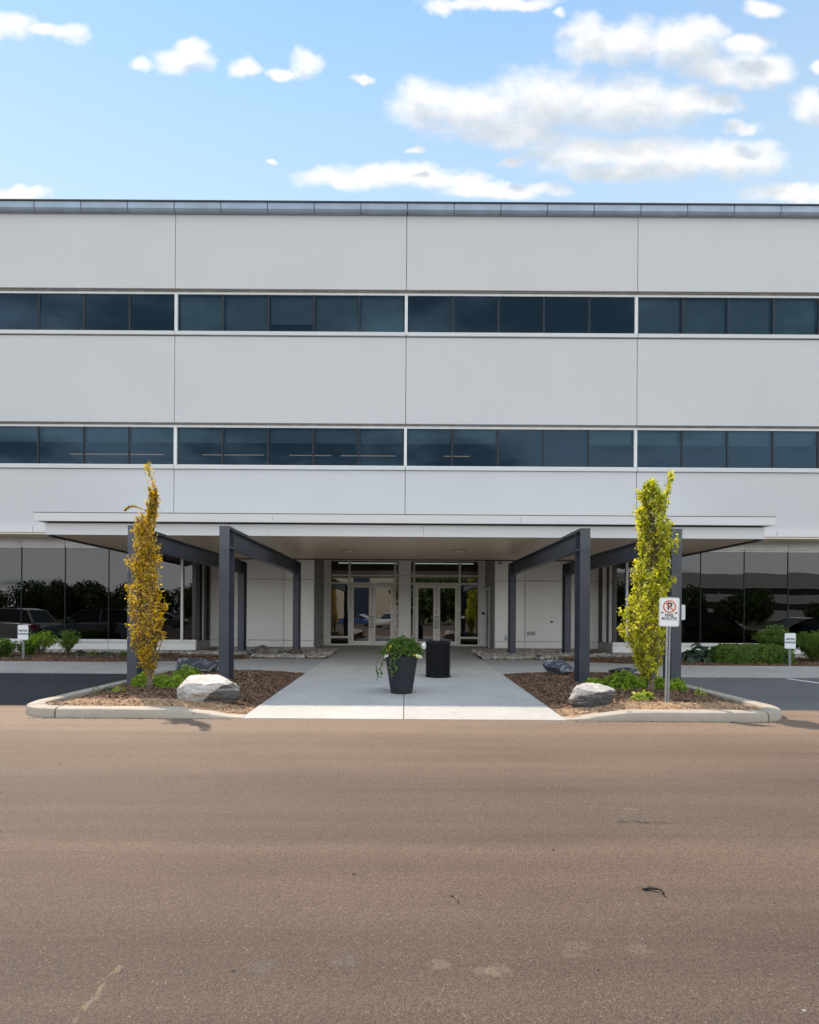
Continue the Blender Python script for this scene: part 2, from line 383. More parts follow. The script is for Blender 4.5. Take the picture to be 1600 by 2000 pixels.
def mat_mulch(name):
    m = bpy.data.materials.new(name); m.use_nodes = True; nt = m.node_tree; b = nt.nodes['Principled BSDF']
    P = world_pos(nt); s = nd(nt, 'ShaderNodeSeparateXYZ'); nt.links.new(P, s.inputs[0])
    n = noise_tex(nt, P, 30, 6, .75); n2 = noise_tex(nt, P, 2.2, 5, .6)
    bark = mixc(nt, maprange(nt, n, .3, .7), (.06, .033, .021), (.25, .15, .095))
    sand = mixc(nt, maprange(nt, n, .3, .7), (.36, .235, .14), (.56, .39, .25))
    # bare, sun-bleached chips worn thin along the kerb
    k = maprange(nt, mth(nt, 'ADD', s.outputs[1], mth(nt, 'MULTIPLY', mth(nt, 'SUBTRACT', n2, .5), 1.0)), 9.25, 8.95)
    k = mth(nt, 'MULTIPLY', k, maprange(nt, noise_tex(nt, P, 25, 4, .7), .25, .5, .45, 1.))
    c = mixc(nt, k, bark, sand)
    nt.links.new(c, b.inputs['Base Color']); b.inputs['Roughness'].default_value = .95; b.inputs['Specular IOR Level'].default_value = .15
    set_bump(nt, b, n, 1., .03)
    return m
def mat_island(name, cols, rough=.9):
    m = bpy.data.materials.new(name); m.use_nodes = True; nt = m.node_tree; b = nt.nodes['Principled BSDF']
    geo = nd(nt, 'ShaderNodeNewGeometry'); cr = nd(nt, 'ShaderNodeValToRGB'); nt.links.new(geo.outputs['Random Per Island'], cr.inputs[0])
    el = cr.color_ramp.elements
    while len(el) < len(cols): el.new(.5)
    for i, (e, c) in enumerate(zip(el, cols)): e.position = i/(len(cols)-1); e.color = (*c, 1)
    g = noise_tex(nt, geo.outputs['Position'], 70, 4, .7)
    c = mixc(nt, 1., cr.outputs[0], mixc(nt, g, (.7, .7, .7), (1.25, 1.25, 1.25)), 'MULTIPLY')
    nt.links.new(c, b.inputs[0]); b.inputs['Roughness'].default_value = rough; b.inputs['Specular IOR Level'].default_value = .25
    return m

M = dict(
 facade=mat_facade('precast_panel', (.55,.555,.56), .025), facade_dark=pmat('joint_backing', (.24,.22,.20), .9, var=.2),
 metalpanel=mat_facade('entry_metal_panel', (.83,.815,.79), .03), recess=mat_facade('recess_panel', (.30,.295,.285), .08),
 trim=pmat('white_aluminium', (.68,.68,.67), .4, var=.05), frame=pmat('door_frame_aluminium', (.80,.755,.70), .4, var=.05),
 sill=mat_facade('precast_sill', (.60,.605,.60), .03), mull=pmat('dark_mullion', (.018,.022,.03), .5, spec=.3),
 cornice=pmat('grey_metal_cornice', (.30,.36,.44), .42, metal=.35, var=.1, vscale=1.5), cap=pmat('dark_roof_cap', (.06,.065,.075), .4, metal=.4),
 canopy=mat_facade('canopy_panel', (.66,.66,.66), .015), soffit=pmat('beige_soffit', (.82,.67,.49), .33, var=.04, vscale=.6),
 steel=pmat('charcoal_painted_steel', (.050,.057,.075), .42, var=.12, vscale=2., bump=.05, bscale=15), steelpatch=pmat('touched_up_steel', (.075,.085,.105), .45, var=.1),
 brown=pmat('dark_bronze_trim', (.05,.043,.038), .5), plinth=mat_concrete('plinth_concrete', (.34,.31,.27)),
 walk=mat_concrete('broom_finished_concrete', (.49,.48,.455)), side=mat_concrete('pavement_concrete', (.42,.415,.40)),
 kerb=mat_concrete('kerb_concrete', (.44,.39,.325)), road=mat_asphalt('road_asphalt', (.090,.063,.046), (.152,.110,.082), True),
 lot=mat_asphalt('lot_asphalt', (.12,.12,.122), (.17,.17,.17)), newlot=mat_asphalt('fresh_asphalt', (.018,.020,.026), (.034,.037,.045)),
 glass=mat_glass('upper_tinted_glass', (.34,.40,.42), .034, (.5,.85,1.2), .0012, .9), gglass=mat_glass('ground_floor_glass', (.06,.06,.06), .052, (1,1,1), .0022, .8),
 dglass=mat_glass('door_glass', (.16,.16,.16), .16, (1,1,1), .0015, 1.4), blind=pmat('roller_blind', (.30,.36,.36), .8, var=.08, vscale=2),
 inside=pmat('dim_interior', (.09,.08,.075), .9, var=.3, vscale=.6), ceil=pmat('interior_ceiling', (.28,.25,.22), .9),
 strip=mat_emit('ceiling_tube', (1,.62,.36), .24), lamp=pmat('soffit_light_lens', (.80,.70,.55), .6, spec=.2),
 mulch=mat_mulch('bark_mulch'), chips=mat_island('bark_chips', [(.04,.023,.016),(.12,.07,.045),(.21,.13,.085),(.33,.22,.15)]),
 sandchips=mat_island('bleached_chips', [(.34,.22,.13),(.48,.32,.2),(.60,.44,.30)]),
 pebble=mat_island('river_stones', [(.14,.13,.12),(.30,.28,.25),(.42,.39,.35),(.36,.29,.23),(.56,.54,.51)], .7),
 bark=pmat('tree_bark', (.20,.155,.12), .85, var=.35, vscale=14, bump=.5, bscale=40), twig=pmat('twig', (.13,.09,.065), .85, var=.3, vscale=10),
 grass=pmat('lawn', (.06,.085,.025), .95, var=.4, vscale=.5, bump=.5, bscale=20), white=pmat('sign_white', (.78,.79,.80), .4, var=.03),
 black=pmat('sign_black', (.012,.012,.015), .5), orange=pmat('sign_orange', (.62,.13,.03), .45), galv=pmat('galvanised_steel', (.36,.38,.40), .42, metal=.6, var=.15, vscale=12),
 pot=pmat('charcoal_planter', (.020,.024,.031), .6, spec=.3, var=.08, vscale=3, bump=.03), can=pmat('black_bin_metal', (.008,.009,.012), .5, spec=.2, var=.1),
 soil=pmat('potting_soil', (.03,.02,.015), .95, var=.4, vscale=30), bag=pmat('white_plastic_bag', (.75,.75,.75), .3), paint=pmat('stall_paint', (.75,.76,.76), .6, var=.15, vscale=8),
)

# ------------------------------------------------------------------ ground
def gz(x, y):                       # the ground climbs gently from the road to the doors
    return max(0., .012+.0151*(y-8.30))
YK = 8.30                            # kerb line of the road
WX = 2.30; IX = 5.67; YS = 13.7      # half width of the walk, outer edge of islands, front edge of pavement

tag(MB().add([(-900,-900,-.03),(900,-900,-.03),(900,900,-.03),(-900,900,-.03)], [(0,1,2,3)]).build('ground', M['grass']), kind='structure')
tag(MB().add([(-70,-46,0),(70,-46,0),(70,9.38,0),(-70,9.38,0)], [(0,1,2,3)]).build('road', M['road']), kind='structure')
zl = lambda x, y: max(.0, .0125*(y-9.38))
def sheet(name, poly, zf, mat, n=1):
    vs = [(x, y, zf(x, y)) for x, y in poly]
    return tag(MB().add(vs, [tuple(range(len(vs)))]).build(name, mat), kind='structure')
sheet('parking_lot', [(-60,9.38),(-IX+.05,9.38),(-IX+.05,YS+.1),(-60,YS+.1)], zl, M['newlot'])
sheet('parking_lot', [(IX-.05,9.38),(60,9.38),(60,YS+.1),(IX-.05,YS+.1)], zl, M['lot'])
for i in range(3):                   # white stall lines on the right-hand lot
    x0 = 9.0+i*2.75
    sheet('stall_line', [(x0,13.0),(x0+.1,13.0),(x0+1.9,YS-.1+.0),(x0+1.8,YS-.1)] if False else [(x0+.0,12.55),(x0+.12,12.55),(x0+.12-.25,13.55),(x0-.25,13.55)], lambda x,y: .004+zl(x,y), M['paint'])

# walk of separate slabs
base = tag(MB().slab([(-WX+.01,YK+.02),(WX-.01,YK+.02),(WX-.01,23.0),(-WX+.01,23.0)], lambda x,y: gz(x,y)-.03, .2).build('entrance_walk', M['facade_dark']), kind='structure')
rows = [YK, 9.28, 11.75, 14.05, 16.6, 19.2, 21.2, 22.95]
for k in range(len(rows)-1):
    for sx in (-1, 1):
        a, b = sorted((sx*.006, sx*WX)); y0, y1 = rows[k]+.005, rows[k+1]-.005
        MB().slab([(a,y0),(b,y0),(b,y1),(a,y1)], gz, .12).build('slab', M['walk'], base, bevel=.006)
porch = [(WX+.0,20.6),(3.1,20.6),(3.1,22.95),(WX+.0,22.95)]
for sx in (-1, 1):
    p = [(sx*x, y) for x, y in porch]
    if sx < 0: p = p[::-1]
    MB().slab(p, gz, .12).build('slab', M['walk'], base, bevel=.006)

# cross pavement, slabs on both sides, flared towards the walk
pav = tag(MB().slab([(-40,YS+.05),(40,YS+.05),(40,15.7),(-40,15.7)], lambda x,y: gz(x,y)-.04, .2).build('pavement', M['facade_dark']), kind='structure')
xs = [WX, 4.1, 6.1, 8.1, 10.1, 12.2, 14.3, 16.4, 18.5, 20.6, 24, 28, 34, 40]
def backedge(x):
    return 17.35 if x < 4.3 else (17.35-(x-4.3)*.5 if x < 6.9 else 16.05)
for sx in (-1, 1):
    for a, b in zip(xs[:-1], xs[1:]):
        for (f0, f1) in ((0, 1),):
            p = [(sx*(a+.006), YS), (sx*(b-.006), YS), (sx*(b-.006), backedge(b)), (sx*(a+.006), backedge(a))]
            if sx < 0: p = p[::-1]
            MB().slab(p, gz, .12).build('slab', M['side'], pav, bevel=.008)

# ---- kerbs: swept profile with a rounded nose
def kerb_path(sx):
    pts = [(WX-.02, YK+.02)]
    pts += [(x, YK) for x in (2.6, 2.9, 3.2, 3.8, 4.4)]
    r = .75; cx, cy = IX-r, YK+r
    pts += [(cx+r*math.sin(t), cy-r*math.cos(t)) for t in np.linspace(0, math.pi/2, 10)]
    pts += [(IX, y) for y in (9.8, 10.6, 11.4, 12.3, 13.1, YS-.01)]
    return [(sx*x, y) for x, y in pts]
def sweep_kerb(path, sx, i0, i1, name, parent):
    P = [Vector((x, y, 0)) for x, y in path]; vs = []; prof = None
    seg = range(i0, i1+1)
    for k in seg:
        t = (P[min(k+1, len(P)-1)]-P[max(k-1, 0)]).normalized(); inn = Vector((-t.y, t.x, 0))*sx
        p = P[k].copy()
        if k == i0 and i0: p = p+t*.012
        if k == i1 and i1 < len(P)-1: p = p-t*.012
        xx = abs(p.x); g = (0.0 if p.y < 9 else zl(p.x, p.y))
        ht = .135
        if p.y < YK+.05: ht = .022+.113*min(1, max(0, (xx-WX-.1)/.85))
        if p.y > 9.2: ht = .135-.045*min(1, (p.y-9.2)/3)
        for (o, z) in ((0, -.1), (.0, .0), (.003, .62), (.016, .88), (.045, 1.), (.2, 1.02), (.24, .94), (.25, .6), (.25, -.1)):
            zz = g+ht*z if z >= 0 else -.1
            vs.append(p+inn*o+Vector((0,0,zz)))
    n = 9; fs = []; m = len(list(seg))
    for k in range(m-1):
        for i in range(n-1):
            q = (k*n+i, k*n+i+1, (k+1)*n+i+1, (k+1)*n+i); fs.append(q if sx > 0 else q[::-1])
    fs.append(tuple(range(n)) if sx < 0 else tuple(range(n-1,-1,-1))); e = [(m-1)*n+i for i in range(n)]; fs.append(tuple(e[::-1]) if sx < 0 else tuple(e))
    o = MB().add(vs, fs).build(name, M['kerb'], parent, smooth=35)
    # roughen the nose a little
    for v in o.data.vertices:
        d = noise.noise(v.co*6)*.006; v.co.z += d; v.co.y += noise.noise(v.co*4+Vector((5,5,5)))*.005
    return o
for sx in (-1, 1):
    kp = kerb_path(sx); e = empty('kerb', (0,0,0)); tag(e, kind='structure')
    cuts = [0, 6, 11, len(kp)-1] if sx < 0 else [0, 8, 17, len(kp)-1]
    # resample finely
    fine = []
    for a, b in zip(kp[:-1], kp[1:]):
        for t in np.linspace(0, 1, 5)[:-1]: fine.append((a[0]+(b[0]-a[0])*t, a[1]+(b[1]-a[1])*t))
    fine.append(kp[-1]); cuts = [c*4 for c in cuts]
    for a, b in zip(cuts[:-1], cuts[1:]): sweep_kerb(fine, sx, a, b, 'kerb_segment', e)

# ---- planting beds
def bed_z(x, y):
    ax = abs(x)
    edge = min(ax-WX, IX-.25-ax, y-YK-.2, YS-y)
    m = max(0, min(1, edge/.7)); m = m*m*(3-2*m)
    return gz(x, y)+.0+ (.08 if y < 9 else .03) *min(1,max(0,(ax-WX)/1.0)) + .09*m + .014*noise.noise(Vector((x*2.2, y*2.2, 0)))+.008*noise.noise(Vector((x*9, y*9, 3)))
def in_island(x, y):
    ax = abs(x)
    if ax < WX+.005 or ax > IX-.22 or y < YK+.22 or y > YS: return False
    r = .53
    if ax > IX-.22-r and y < YK+.22+r:
        return (ax-(IX-.22-r))**2+(y-(YK+.22+r))**2 < r*r
    if ax < 3.2 and y < YK+.24: return False
    return True
def bed_mesh(sx, name):
    """grid bent so its rim follows the island outline"""
    n, mm = 70, 110; vs = []; fs = []
    for j in range(mm+1):
        y = YK+.16+(YS-YK-.16)*j/mm; yy = y-(YK+.18)
        r = .62; xmax = IX-.2
        if yy < r: xmax = IX-.2-r+math.sqrt(max(0, r*r-(r-max(0,yy))**2))
        for i in range(n+1):
            x = WX+.004+(xmax-WX)*i/n; vs.append((sx*x, y, bed_z(sx*x, y)))
    for j in range(mm):
        for i in range(n):
            a = j*(n+1)+i; q = (a, a+1, a+n+2, a+n+1); fs.append(q if sx > 0 else q[::-1])
    return tag(MB().add(vs, fs).build(name, M['mulch'], smooth=True), kind='structure')
for sx in (-1, 1): bed_mesh(sx, 'mulch_bed')

def chip_mesh(pts, size, name, mat, parent=None):
    n = len(pts); pts = np.array(pts)
    a = rng.uniform(0, 2*math.pi, n); L = size*rng.uniform(.5, 1.5, n); W = L*rng.uniform(.2, .45, n); tilt = rng.normal(0, .35, (n, 2))
    dx = np.stack([np.cos(a), np.sin(a), tilt[:,0]], 1); dy = np.stack([-np.sin(a), np.cos(a), tilt[:,1]], 1)
    th = .006
    v = np.empty((n, 5, 3))
    v[:,0] = pts-dx*L[:,None]/2-dy*W[:,None]/2; v[:,1] = pts+dx*L[:,None]/2-dy*W[:,None]/3
    v[:,2] = pts+dx*L[:,None]/2+dy*W[:,None]/3; v[:,3] = pts-dx*L[:,None]/2+dy*W[:,None]/2
    v[:,4] = pts+np.array([0,0,th])+dx*L[:,None]*.1
    f = np.array([(0,1,4),(1,2,4),(2,3,4),(3,0,4)])
    F_ = (f[None]+(np.arange(n)*5)[:,None,None]).reshape(-1, 3)
    m = bpy.data.meshes.new(name); m.from_pydata(v.reshape(-1,3).tolist(), [], F_.tolist()); m.update()
    return tag(link(name, m, mat, parent), kind='stuff')
for sx in (-1, 1):
    A, B = [], []
    while len(A) < 16000:
        x = sx*random.uniform(WX, IX-.2); y = YK+.2+(YS-YK)*random.random()**1.6
        if not in_island(x, y): continue
        if y < 9.12+.3*noise.noise(Vector((x*1.3, y*1.3, 7))):
            if random.random() < .7: B.append((x, y, bed_z(x, y)+random.uniform(.002, .01)))
            elif random.random() < .35: A.append((x, y, bed_z(x, y)+random.uniform(.002, .012)))
        else: A.append((x, y, bed_z(x, y)+random.uniform(.002, .016)))
    tag(chip_mesh(A, .045, 'bark_chips', M['chips']), 'brown bark chips spread over the %s planting island' % ('left' if sx < 0 else 'right'), 'mulch')
    tag(chip_mesh(B, .024, 'bleached_chips', M['sandchips']), 'pale dry chips along the kerb of the %s planting island' % ('left' if sx < 0 else 'right'), 'mulch')

# rear beds along the building: mulch strip then river stones
def rear_z(x, y): return gz(x, y)+.02+.025*noise.noise(Vector((x*1.5, y*1.5, 9)))
def grid_sheet(name, x0, x1, yf, yb, nx, ny, zf, mat):
    vs = []; fs = []
    for j in range(ny+1):
        for i in range(nx+1):
            x = x0+(x1-x0)*i/nx; y = yf(x)+(yb(x)-yf(x))*j/ny; vs.append((x, y, zf(x, y)-(.12 if j == 0 else 0)))
    for j in range(ny):
        for i in range(nx):
            a = j*(nx+1)+i; fs.append((a, a+1, a+nx+2, a+nx+1))
    return tag(MB().add(vs, fs).build(name, mat, smooth=True), kind='structure')
for sx in (-1, 1):
    x0, x1 = sorted((sx*4.6, sx*22))
    grid_sheet('rear_mulch_bed', x0, x1, lambda x: backedge(abs(x)), lambda x: 19.3, 120, 14, rear_z, M['mulch'])
    x0, x1 = sorted((sx*2.3, sx*6.9))
    grid_sheet('stone_bed', x0, x1, lambda x: 17.28, lambda x: 20.6, 50, 34, lambda x, y: rear_z(x,y)-.01+(.03 if (abs(x) < 4.7 or y > 17.9) else -.05), pmat('silty_ground', (.17,.125,.09), .95, var=.5, vscale=8, bump=.6, bscale=30) if sx < 0 else bpy.data.materials['silty_ground'])
ico = bmesh.new(); bmesh.ops.create_icosphere(ico, subdivisions=1, radius=1); ico.verts.ensure_lookup_table()
IV = np.array([v.co[:] for v in ico.verts]); IF = np.array([[v.index for v in f.verts] for f in ico.faces]); ico.free()
def pebble_mesh(spots, name, mat, label):
    n = len(spots); V = np.empty((n, len(IV), 3))
    for k, (x, y, z, s) in enumerate(spots):
        sc = np.array([s*random.uniform(.8,1.4), s*random.uniform(.7,1.1), s*random.uniform(.45,.8)])
        a = random.uniform(0, 6.28); c, q = math.cos(a), math.sin(a); P = IV*sc*(1+rng.normal(0, .06, (len(IV), 1)))
        V[k,:,0] = P[:,0]*c-P[:,1]*q+x; V[k,:,1] = P[:,0]*q+P[:,1]*c+y; V[k,:,2] = P[:,2]+z
    Fs = (IF[None]+(np.arange(n)*len(IV))[:,None,None]).reshape(-1,3)
    m = bpy.data.meshes.new(name); m.from_pydata(V.reshape(-1,3).tolist(), [], Fs.tolist()); m.update()
    return tag(link(name, m, mat, smooth=True), label, 'river stones', kind='stuff')
for sx in (-1, 1):
    sp = []
    while len(sp) < 1700:
        x = random.uniform(2.34, 6.8); y = 17.33+3.1*random.random()**1.3
        lim = 17.33 if x < 4.5 else 18.2
        if y < lim+.1*noise.noise(Vector((x*2,0,sx))): continue
        if x > 5.9 and y > 18.95: continue
        sp.append((sx*x, y, rear_z(sx*x, y)+.035, random.uniform(.04, .10)))
    for _ in range(900):
        x = random.uniform(6.8, 21); y = random.uniform(18.35, 18.98); sp.append((sx*x, y, rear_z(sx*x, y)+.03, random.uniform(.035, .075)))
    pebble_mesh(sp, 'river_stones', M['pebble'], 'loose grey river stones along the building on the %s of the walk' % ('left' if sx < 0 else 'right'))
    ch = []
    for _ in range(7000):
        x = random.uniform(4.6, 18); y = random.uniform(backedge(x), 18.4)
        if x < 5.5 and y > 17.5: continue
        ch.append((sx*x, y, rear_z(sx*x, y)+.006))
    tag(chip_mesh(ch, .055, 'bark_chips', M['chips']), 'brown bark chips in the strip before the %s windows' % ('left' if sx < 0 else 'right'), 'mulch')

# ------------------------------------------------------------------ office building
YU = 18.2; YG = 19.1; YW = 20.5; YD = 23.0; BAY = 7.15; XW = 6.77; XD = 3.15
ZR = 14.18; SOF = 3.375
bld = empty('office_building', (0, YU, 0)); bld_inv = Matrix.Translation((0, -YU, 0))
tag(bld, 'long three storey pale panel office building with two dark window bands and grey roof edge', 'office building')
def bp(mb, name, mat, parent=None, bevel=0, smooth=False):
    """build in world coordinates, hang under the building"""
    o = mb.build(name, mat, None, bevel, smooth); o.parent = parent or bld
    if parent is None: o.matrix_parent_inverse = bld_inv
    else: o.matrix_parent_inverse = Matrix.Identity(4) if parent.matrix_parent_inverse == Matrix.Identity(4) else parent.matrix_parent_inverse.inverted() @ Matrix.Identity(4) @ parent.matrix_parent_inverse
    return o
# simpler and safer: keep the building's Empty at the world origin of its parts
bld.location = (0, 0, 0)
def bp(mb, name, mat, parent=None, bevel=0, smooth=False):
    o = mb.build(name, mat, parent or bld, bevel, smooth); return o
NB = 3
G = .008
rowsz = [(11.50+.0, 13.83), (7.36, 10.03), (4.13, 5.91)]
for (z0, z1) in rowsz:
    for k in range(-NB, NB):
        bp(MB().box(k*BAY+G, (k+1)*BAY-G, YU, YU+.20, z0, z1), 'wall_panel', M['facade'], bevel=.008)
bp(MB().box(-NB*BAY, NB*BAY, YU+.205, YU+.40, 11.52, 14.05).box(-NB*BAY, NB*BAY, YU+.205, YU+.40, 7.38, 10.0).box(-NB*BAY, NB*BAY, YU+.205, YU+.40, 4.0, 5.88), 'wall_core', M['facade_dark'])
# roof edge: tilted grey metal panels under a thin dark cap
CP = 1.43
for k in range(-15, 15):
    x0, x1 = k*CP+.012+.02, (k+1)*CP-.012+.02
    prof = [(YU-.02,13.785),(YU-.13,13.80),(YU-.17,13.865),(YU-.17,14.055),(YU+.0,14.055)]
    n = len(prof); vs = [(x0,y,z) for y,z in prof]+[(x1,y,z) for y,z in prof]
    fs = [tuple(range(n)), tuple(range(2*n-1, n-1, -1))]+[(i,n+i,n+(i+1)%n,(i+1)%n) for i in range(n)]
    bp(MB().add(vs, fs), 'roof_edge_panel', M['cornice'])
bp(MB().box(-NB*BAY, NB*BAY, YU-.14, YU+.2, 13.835, 14.04), 'roof_edge_backing', M['cap'])
bp(MB().box(-NB*BAY-.02, NB*BAY+.02, YU-.20, YU+.35, 14.062, 14.10), 'roof_cap', M['cap'])
bp(MB().box(-NB*BAY, NB*BAY, YU+.41, 52, 13.6, 13.9), 'roof', M['lot'])
bp(MB().box(-NB*BAY, -NB*BAY+.2, YG+.2, 52, .0, 13.59).box(NB*BAY-.2, NB*BAY, YG+.2, 52, .0, 13.59).box(-NB*BAY, NB*BAY, 52, 52.2, 0, 13.9), 'wall', M['facade'])

def strip(zg0, zg1, upper):
    # sill ledges, white frames, panes, dark mullions, blinds and what is behind
    for k in range(-NB, NB):
        x0, x1 = k*BAY, (k+1)*BAY
        bp(MB().box(x0+G, x1-G, YU-.055, YU+.2, zg0-.135, zg0-.02), 'sill', M['sill'], bevel=.006)
        wnd = bp(MB().box(x0, x1, YU+.10, YU+.17, zg1-.03, zg1+.045).box(x0, x1, YU+.10, YU+.17, zg0-.018, zg0+.03)
                 .box(x0-.0, x0+.045, YU+.08, YU+.17, zg0+.031, zg1-.031).box(x1-.045, x1, YU+.08, YU+.17, zg0+.031, zg1-.031), 'window', M['trim'])
        pw = (BAY-.09)/5
        for i in range(5):
            a, b = x0+.045+pw*i, x0+.045+pw*(i+1)
            if i: bp(MB().box(a-.028, a+.028, YU+.115, YU+.165, zg0+.031, zg1-.031), 'mullion', M['mull'], wnd)
            y = YU+.135
            bp(MB().add([(a+.02,y,zg0+.02),(b-.02,y,zg0+.02),(b-.02,y,zg1-.02),(a+.02,y,zg1-.02)], [(0,1,2,3)]), 'pane', M['glass'], wnd)
            # roller blinds as in the photograph
            H = zg1-zg0; drop = 0
            if upper:
                if k in (-1, 1): drop = 1.0
                if k == -1 and i == 2: drop = .72
                if k == -3: drop = 1.
            else:
                drop = .38
                if k == 0 and i in (2, 3): drop = 0
                if k == -3: drop = .38
            if drop:
                bp(MB().box(a+.05, b-.05, YU+.26, YU+.266, zg1-H*drop+.0, zg1), 'roller_blind', M['blind'], wnd)
    bp(MB().box(-NB*BAY, NB*BAY, YU+.06, YU+.2, zg1+.046, zg1+.085), 'window_head', M['facade_dark'])
    # rooms
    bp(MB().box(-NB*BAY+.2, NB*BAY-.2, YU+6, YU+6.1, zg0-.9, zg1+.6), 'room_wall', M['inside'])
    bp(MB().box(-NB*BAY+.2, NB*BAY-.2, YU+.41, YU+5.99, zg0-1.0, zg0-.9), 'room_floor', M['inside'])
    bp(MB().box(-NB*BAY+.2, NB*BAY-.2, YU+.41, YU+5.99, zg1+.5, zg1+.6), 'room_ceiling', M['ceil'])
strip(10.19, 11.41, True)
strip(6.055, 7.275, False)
for (a, b) in ((-10.4,-8.8),(-8.5,-7.5),(-6.3,-4.4),(-3.6,-2.3),(-2.0,-.3),(-9.3,-8.4),(1.2,2.0)):
    y = YU+2.6+.0*a
    bp(MB().box(a*1.14, b*1.14, y, y+.07, 7.06, 7.075), 'ceiling_light', M['strip'])

# ledge over the ground floor, its underside and the pale band under it
for k in range(-15, 15):
    bp(MB().box(k*1.43+.008, (k+1)*1.43-.008, YU-.10, YU+.2, 3.925, 4.12), 'ledge_panel', M['canopy'])
bp(MB().box(-NB*BAY, NB*BAY, YU-.06, YG+.3, 3.87, 3.918), 'overhang_soffit', M['soffit'])
for sx in (-1, 1):
    for k in range(11):
        a, b = sorted((sx*(XW+1.417*k+.008), sx*(XW+1.417*(k+1)-.008)))
        if abs(a) > 21.5: continue
        bp(MB().box(a, b, YG-.03, YG+.12, 3.62, 3.865), 'band_panel', M['trim'])
        g = bp(MB().box(a-.02, b+.02, YG+.01, YG+.10, 3.56, 3.615).box(a-.02, b+.02, YG-.02, YG+.10, .50, .60), 'window', M['trim'])
        bp(MB().box(a-.014, a+.005, YG+.0, YG+.03, .601, 3.559), 'mullion', M['mull'], g)
        y = YG+.02
        bp(MB().add([(a,y,.59),(b,y,.59),(b,y,3.57),(a,y,3.57)], [(0,1,2,3)]), 'pane', M['gglass'], g)
        bp(MB().box(a, b, YG+.01, YG+.12, .27, .495), 'base_panel', M['metalpanel'])
    a, b = sorted((sx*XW, sx*21.4))
    bp(MB().box(a, b, YG-.02, YG+.3, -.1, .262), 'plinth', M['plinth'])
    # silver post near the corner as in the photograph
    a, b = sorted((sx*7.17, sx*7.24))
    bp(MB().box(a, b, YG-.05, YG+.02, .60, 3.56), 'silver_mullion', M['trim'])
    # return: dark glass between bronze posts, then the entry wall
    x = sx*XW
    a, b = sorted((x, x+sx*.12))
    rw = bp(MB().box(a, b, YG+.005, YG+.10, .55, 3.6).box(a, b, 19.72, 19.78, .55, 3.6).box(a, b, 20.38, YW, .55, 3.6), 'window', M['brown'])
    bp(MB().box(x-.03 if sx > 0 else x, x if sx > 0 else x+.03, 19.735, 19.765, .55, 3.6), 'mullion', M['trim'], rw)
    for (y0, y1) in ((YG+.10, 19.72), (19.78, 20.38)):
        xx = x+sx*.04
        bp(MB().add([(xx,y0,.55),(xx,y1,.55),(xx,y1,3.6),(xx,y0,3.6)], [(0,1,2,3)]), 'pane', M['gglass'], rw)
        a2, b2 = sorted((x+sx*.3, x+sx*.34))
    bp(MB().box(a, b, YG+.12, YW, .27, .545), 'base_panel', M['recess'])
    bp(MB().box(a, b, YG+.305, YW, -.1, .262), 'plinth', M['plinth'])
    # entry wall panels
    cols = [XD, 4.2, 5.52, XW-.0]
    for i in range(3):
        if i == 1: pass
    for (c0, c1) in ((XD, 4.2), (4.2, XW)):
        for (z0, z1) in ((.30, .54), (.54, 2.66), (2.66, SOF+.3)):
            a, b = sorted((sx*(c0+.008), sx*(c1-.008)))
            bp(MB().box(a, b, YW, YW+.10, z0+.008, z1-.008), 'entry_panel', M['metalpanel'], bevel=.005)
    a, b = sorted((sx*(XD+.12), sx*XW))
    bp(MB().box(a, b, YW+.105, YW+.3, .28, 4.0), 'wall_core', M['facade_dark'])
    a, b = sorted((sx*(XD+.02), sx*(XW-.0)))
    bp(MB().box(a, b, YW-.02, YW+.3, -.1, .29), 'plinth', M['plinth'])
    # recess side walls
    a, b = sorted((sx*XD, sx*(XD+.1)))
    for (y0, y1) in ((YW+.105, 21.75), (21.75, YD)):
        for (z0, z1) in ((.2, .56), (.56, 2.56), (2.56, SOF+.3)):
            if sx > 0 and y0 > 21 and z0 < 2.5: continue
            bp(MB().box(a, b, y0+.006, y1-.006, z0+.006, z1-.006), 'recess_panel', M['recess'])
    a, b = sorted((sx*(XD+.105), sx*(XD+.3)))
    bp(MB().box(a, b, YW+.31, YD+.2, 0, 4.0), 'wall_core', M['facade_dark'])
# dark room behind ground-floor glass
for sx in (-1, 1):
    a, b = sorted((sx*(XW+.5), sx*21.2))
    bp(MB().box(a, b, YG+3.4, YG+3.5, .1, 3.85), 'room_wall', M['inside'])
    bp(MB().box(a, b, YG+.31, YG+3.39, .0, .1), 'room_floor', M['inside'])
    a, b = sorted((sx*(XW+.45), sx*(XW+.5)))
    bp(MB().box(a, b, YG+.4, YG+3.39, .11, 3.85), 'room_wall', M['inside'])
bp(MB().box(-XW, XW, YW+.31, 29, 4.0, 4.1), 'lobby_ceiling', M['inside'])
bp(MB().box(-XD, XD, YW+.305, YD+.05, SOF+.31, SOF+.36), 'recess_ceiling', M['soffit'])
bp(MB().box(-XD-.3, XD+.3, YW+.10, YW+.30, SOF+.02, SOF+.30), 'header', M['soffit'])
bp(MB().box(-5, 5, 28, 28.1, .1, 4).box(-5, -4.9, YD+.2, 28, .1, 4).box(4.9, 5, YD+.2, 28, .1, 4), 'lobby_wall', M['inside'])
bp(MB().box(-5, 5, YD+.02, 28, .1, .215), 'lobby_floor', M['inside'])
for x in (-1.5, 1.6): bp(MB().box(x-1.2, x+1.2, 24.0, 24.06, 3.52, 3.56), 'transom_glint', mat_emit('glint_glow', (.75, .95, .9), 1.0))  # glowing bars added to stand for the bright reflection in the transoms
for x, y in ((-1.55, 25.5), (.75, 25.2), (2.35, 24.8), (2.2, 25.6)): bp(MB().lathe([(.05,0),(.05,.01)], 12, (x, y, 3.2)), 'lobby_spotlight', M['strip'])

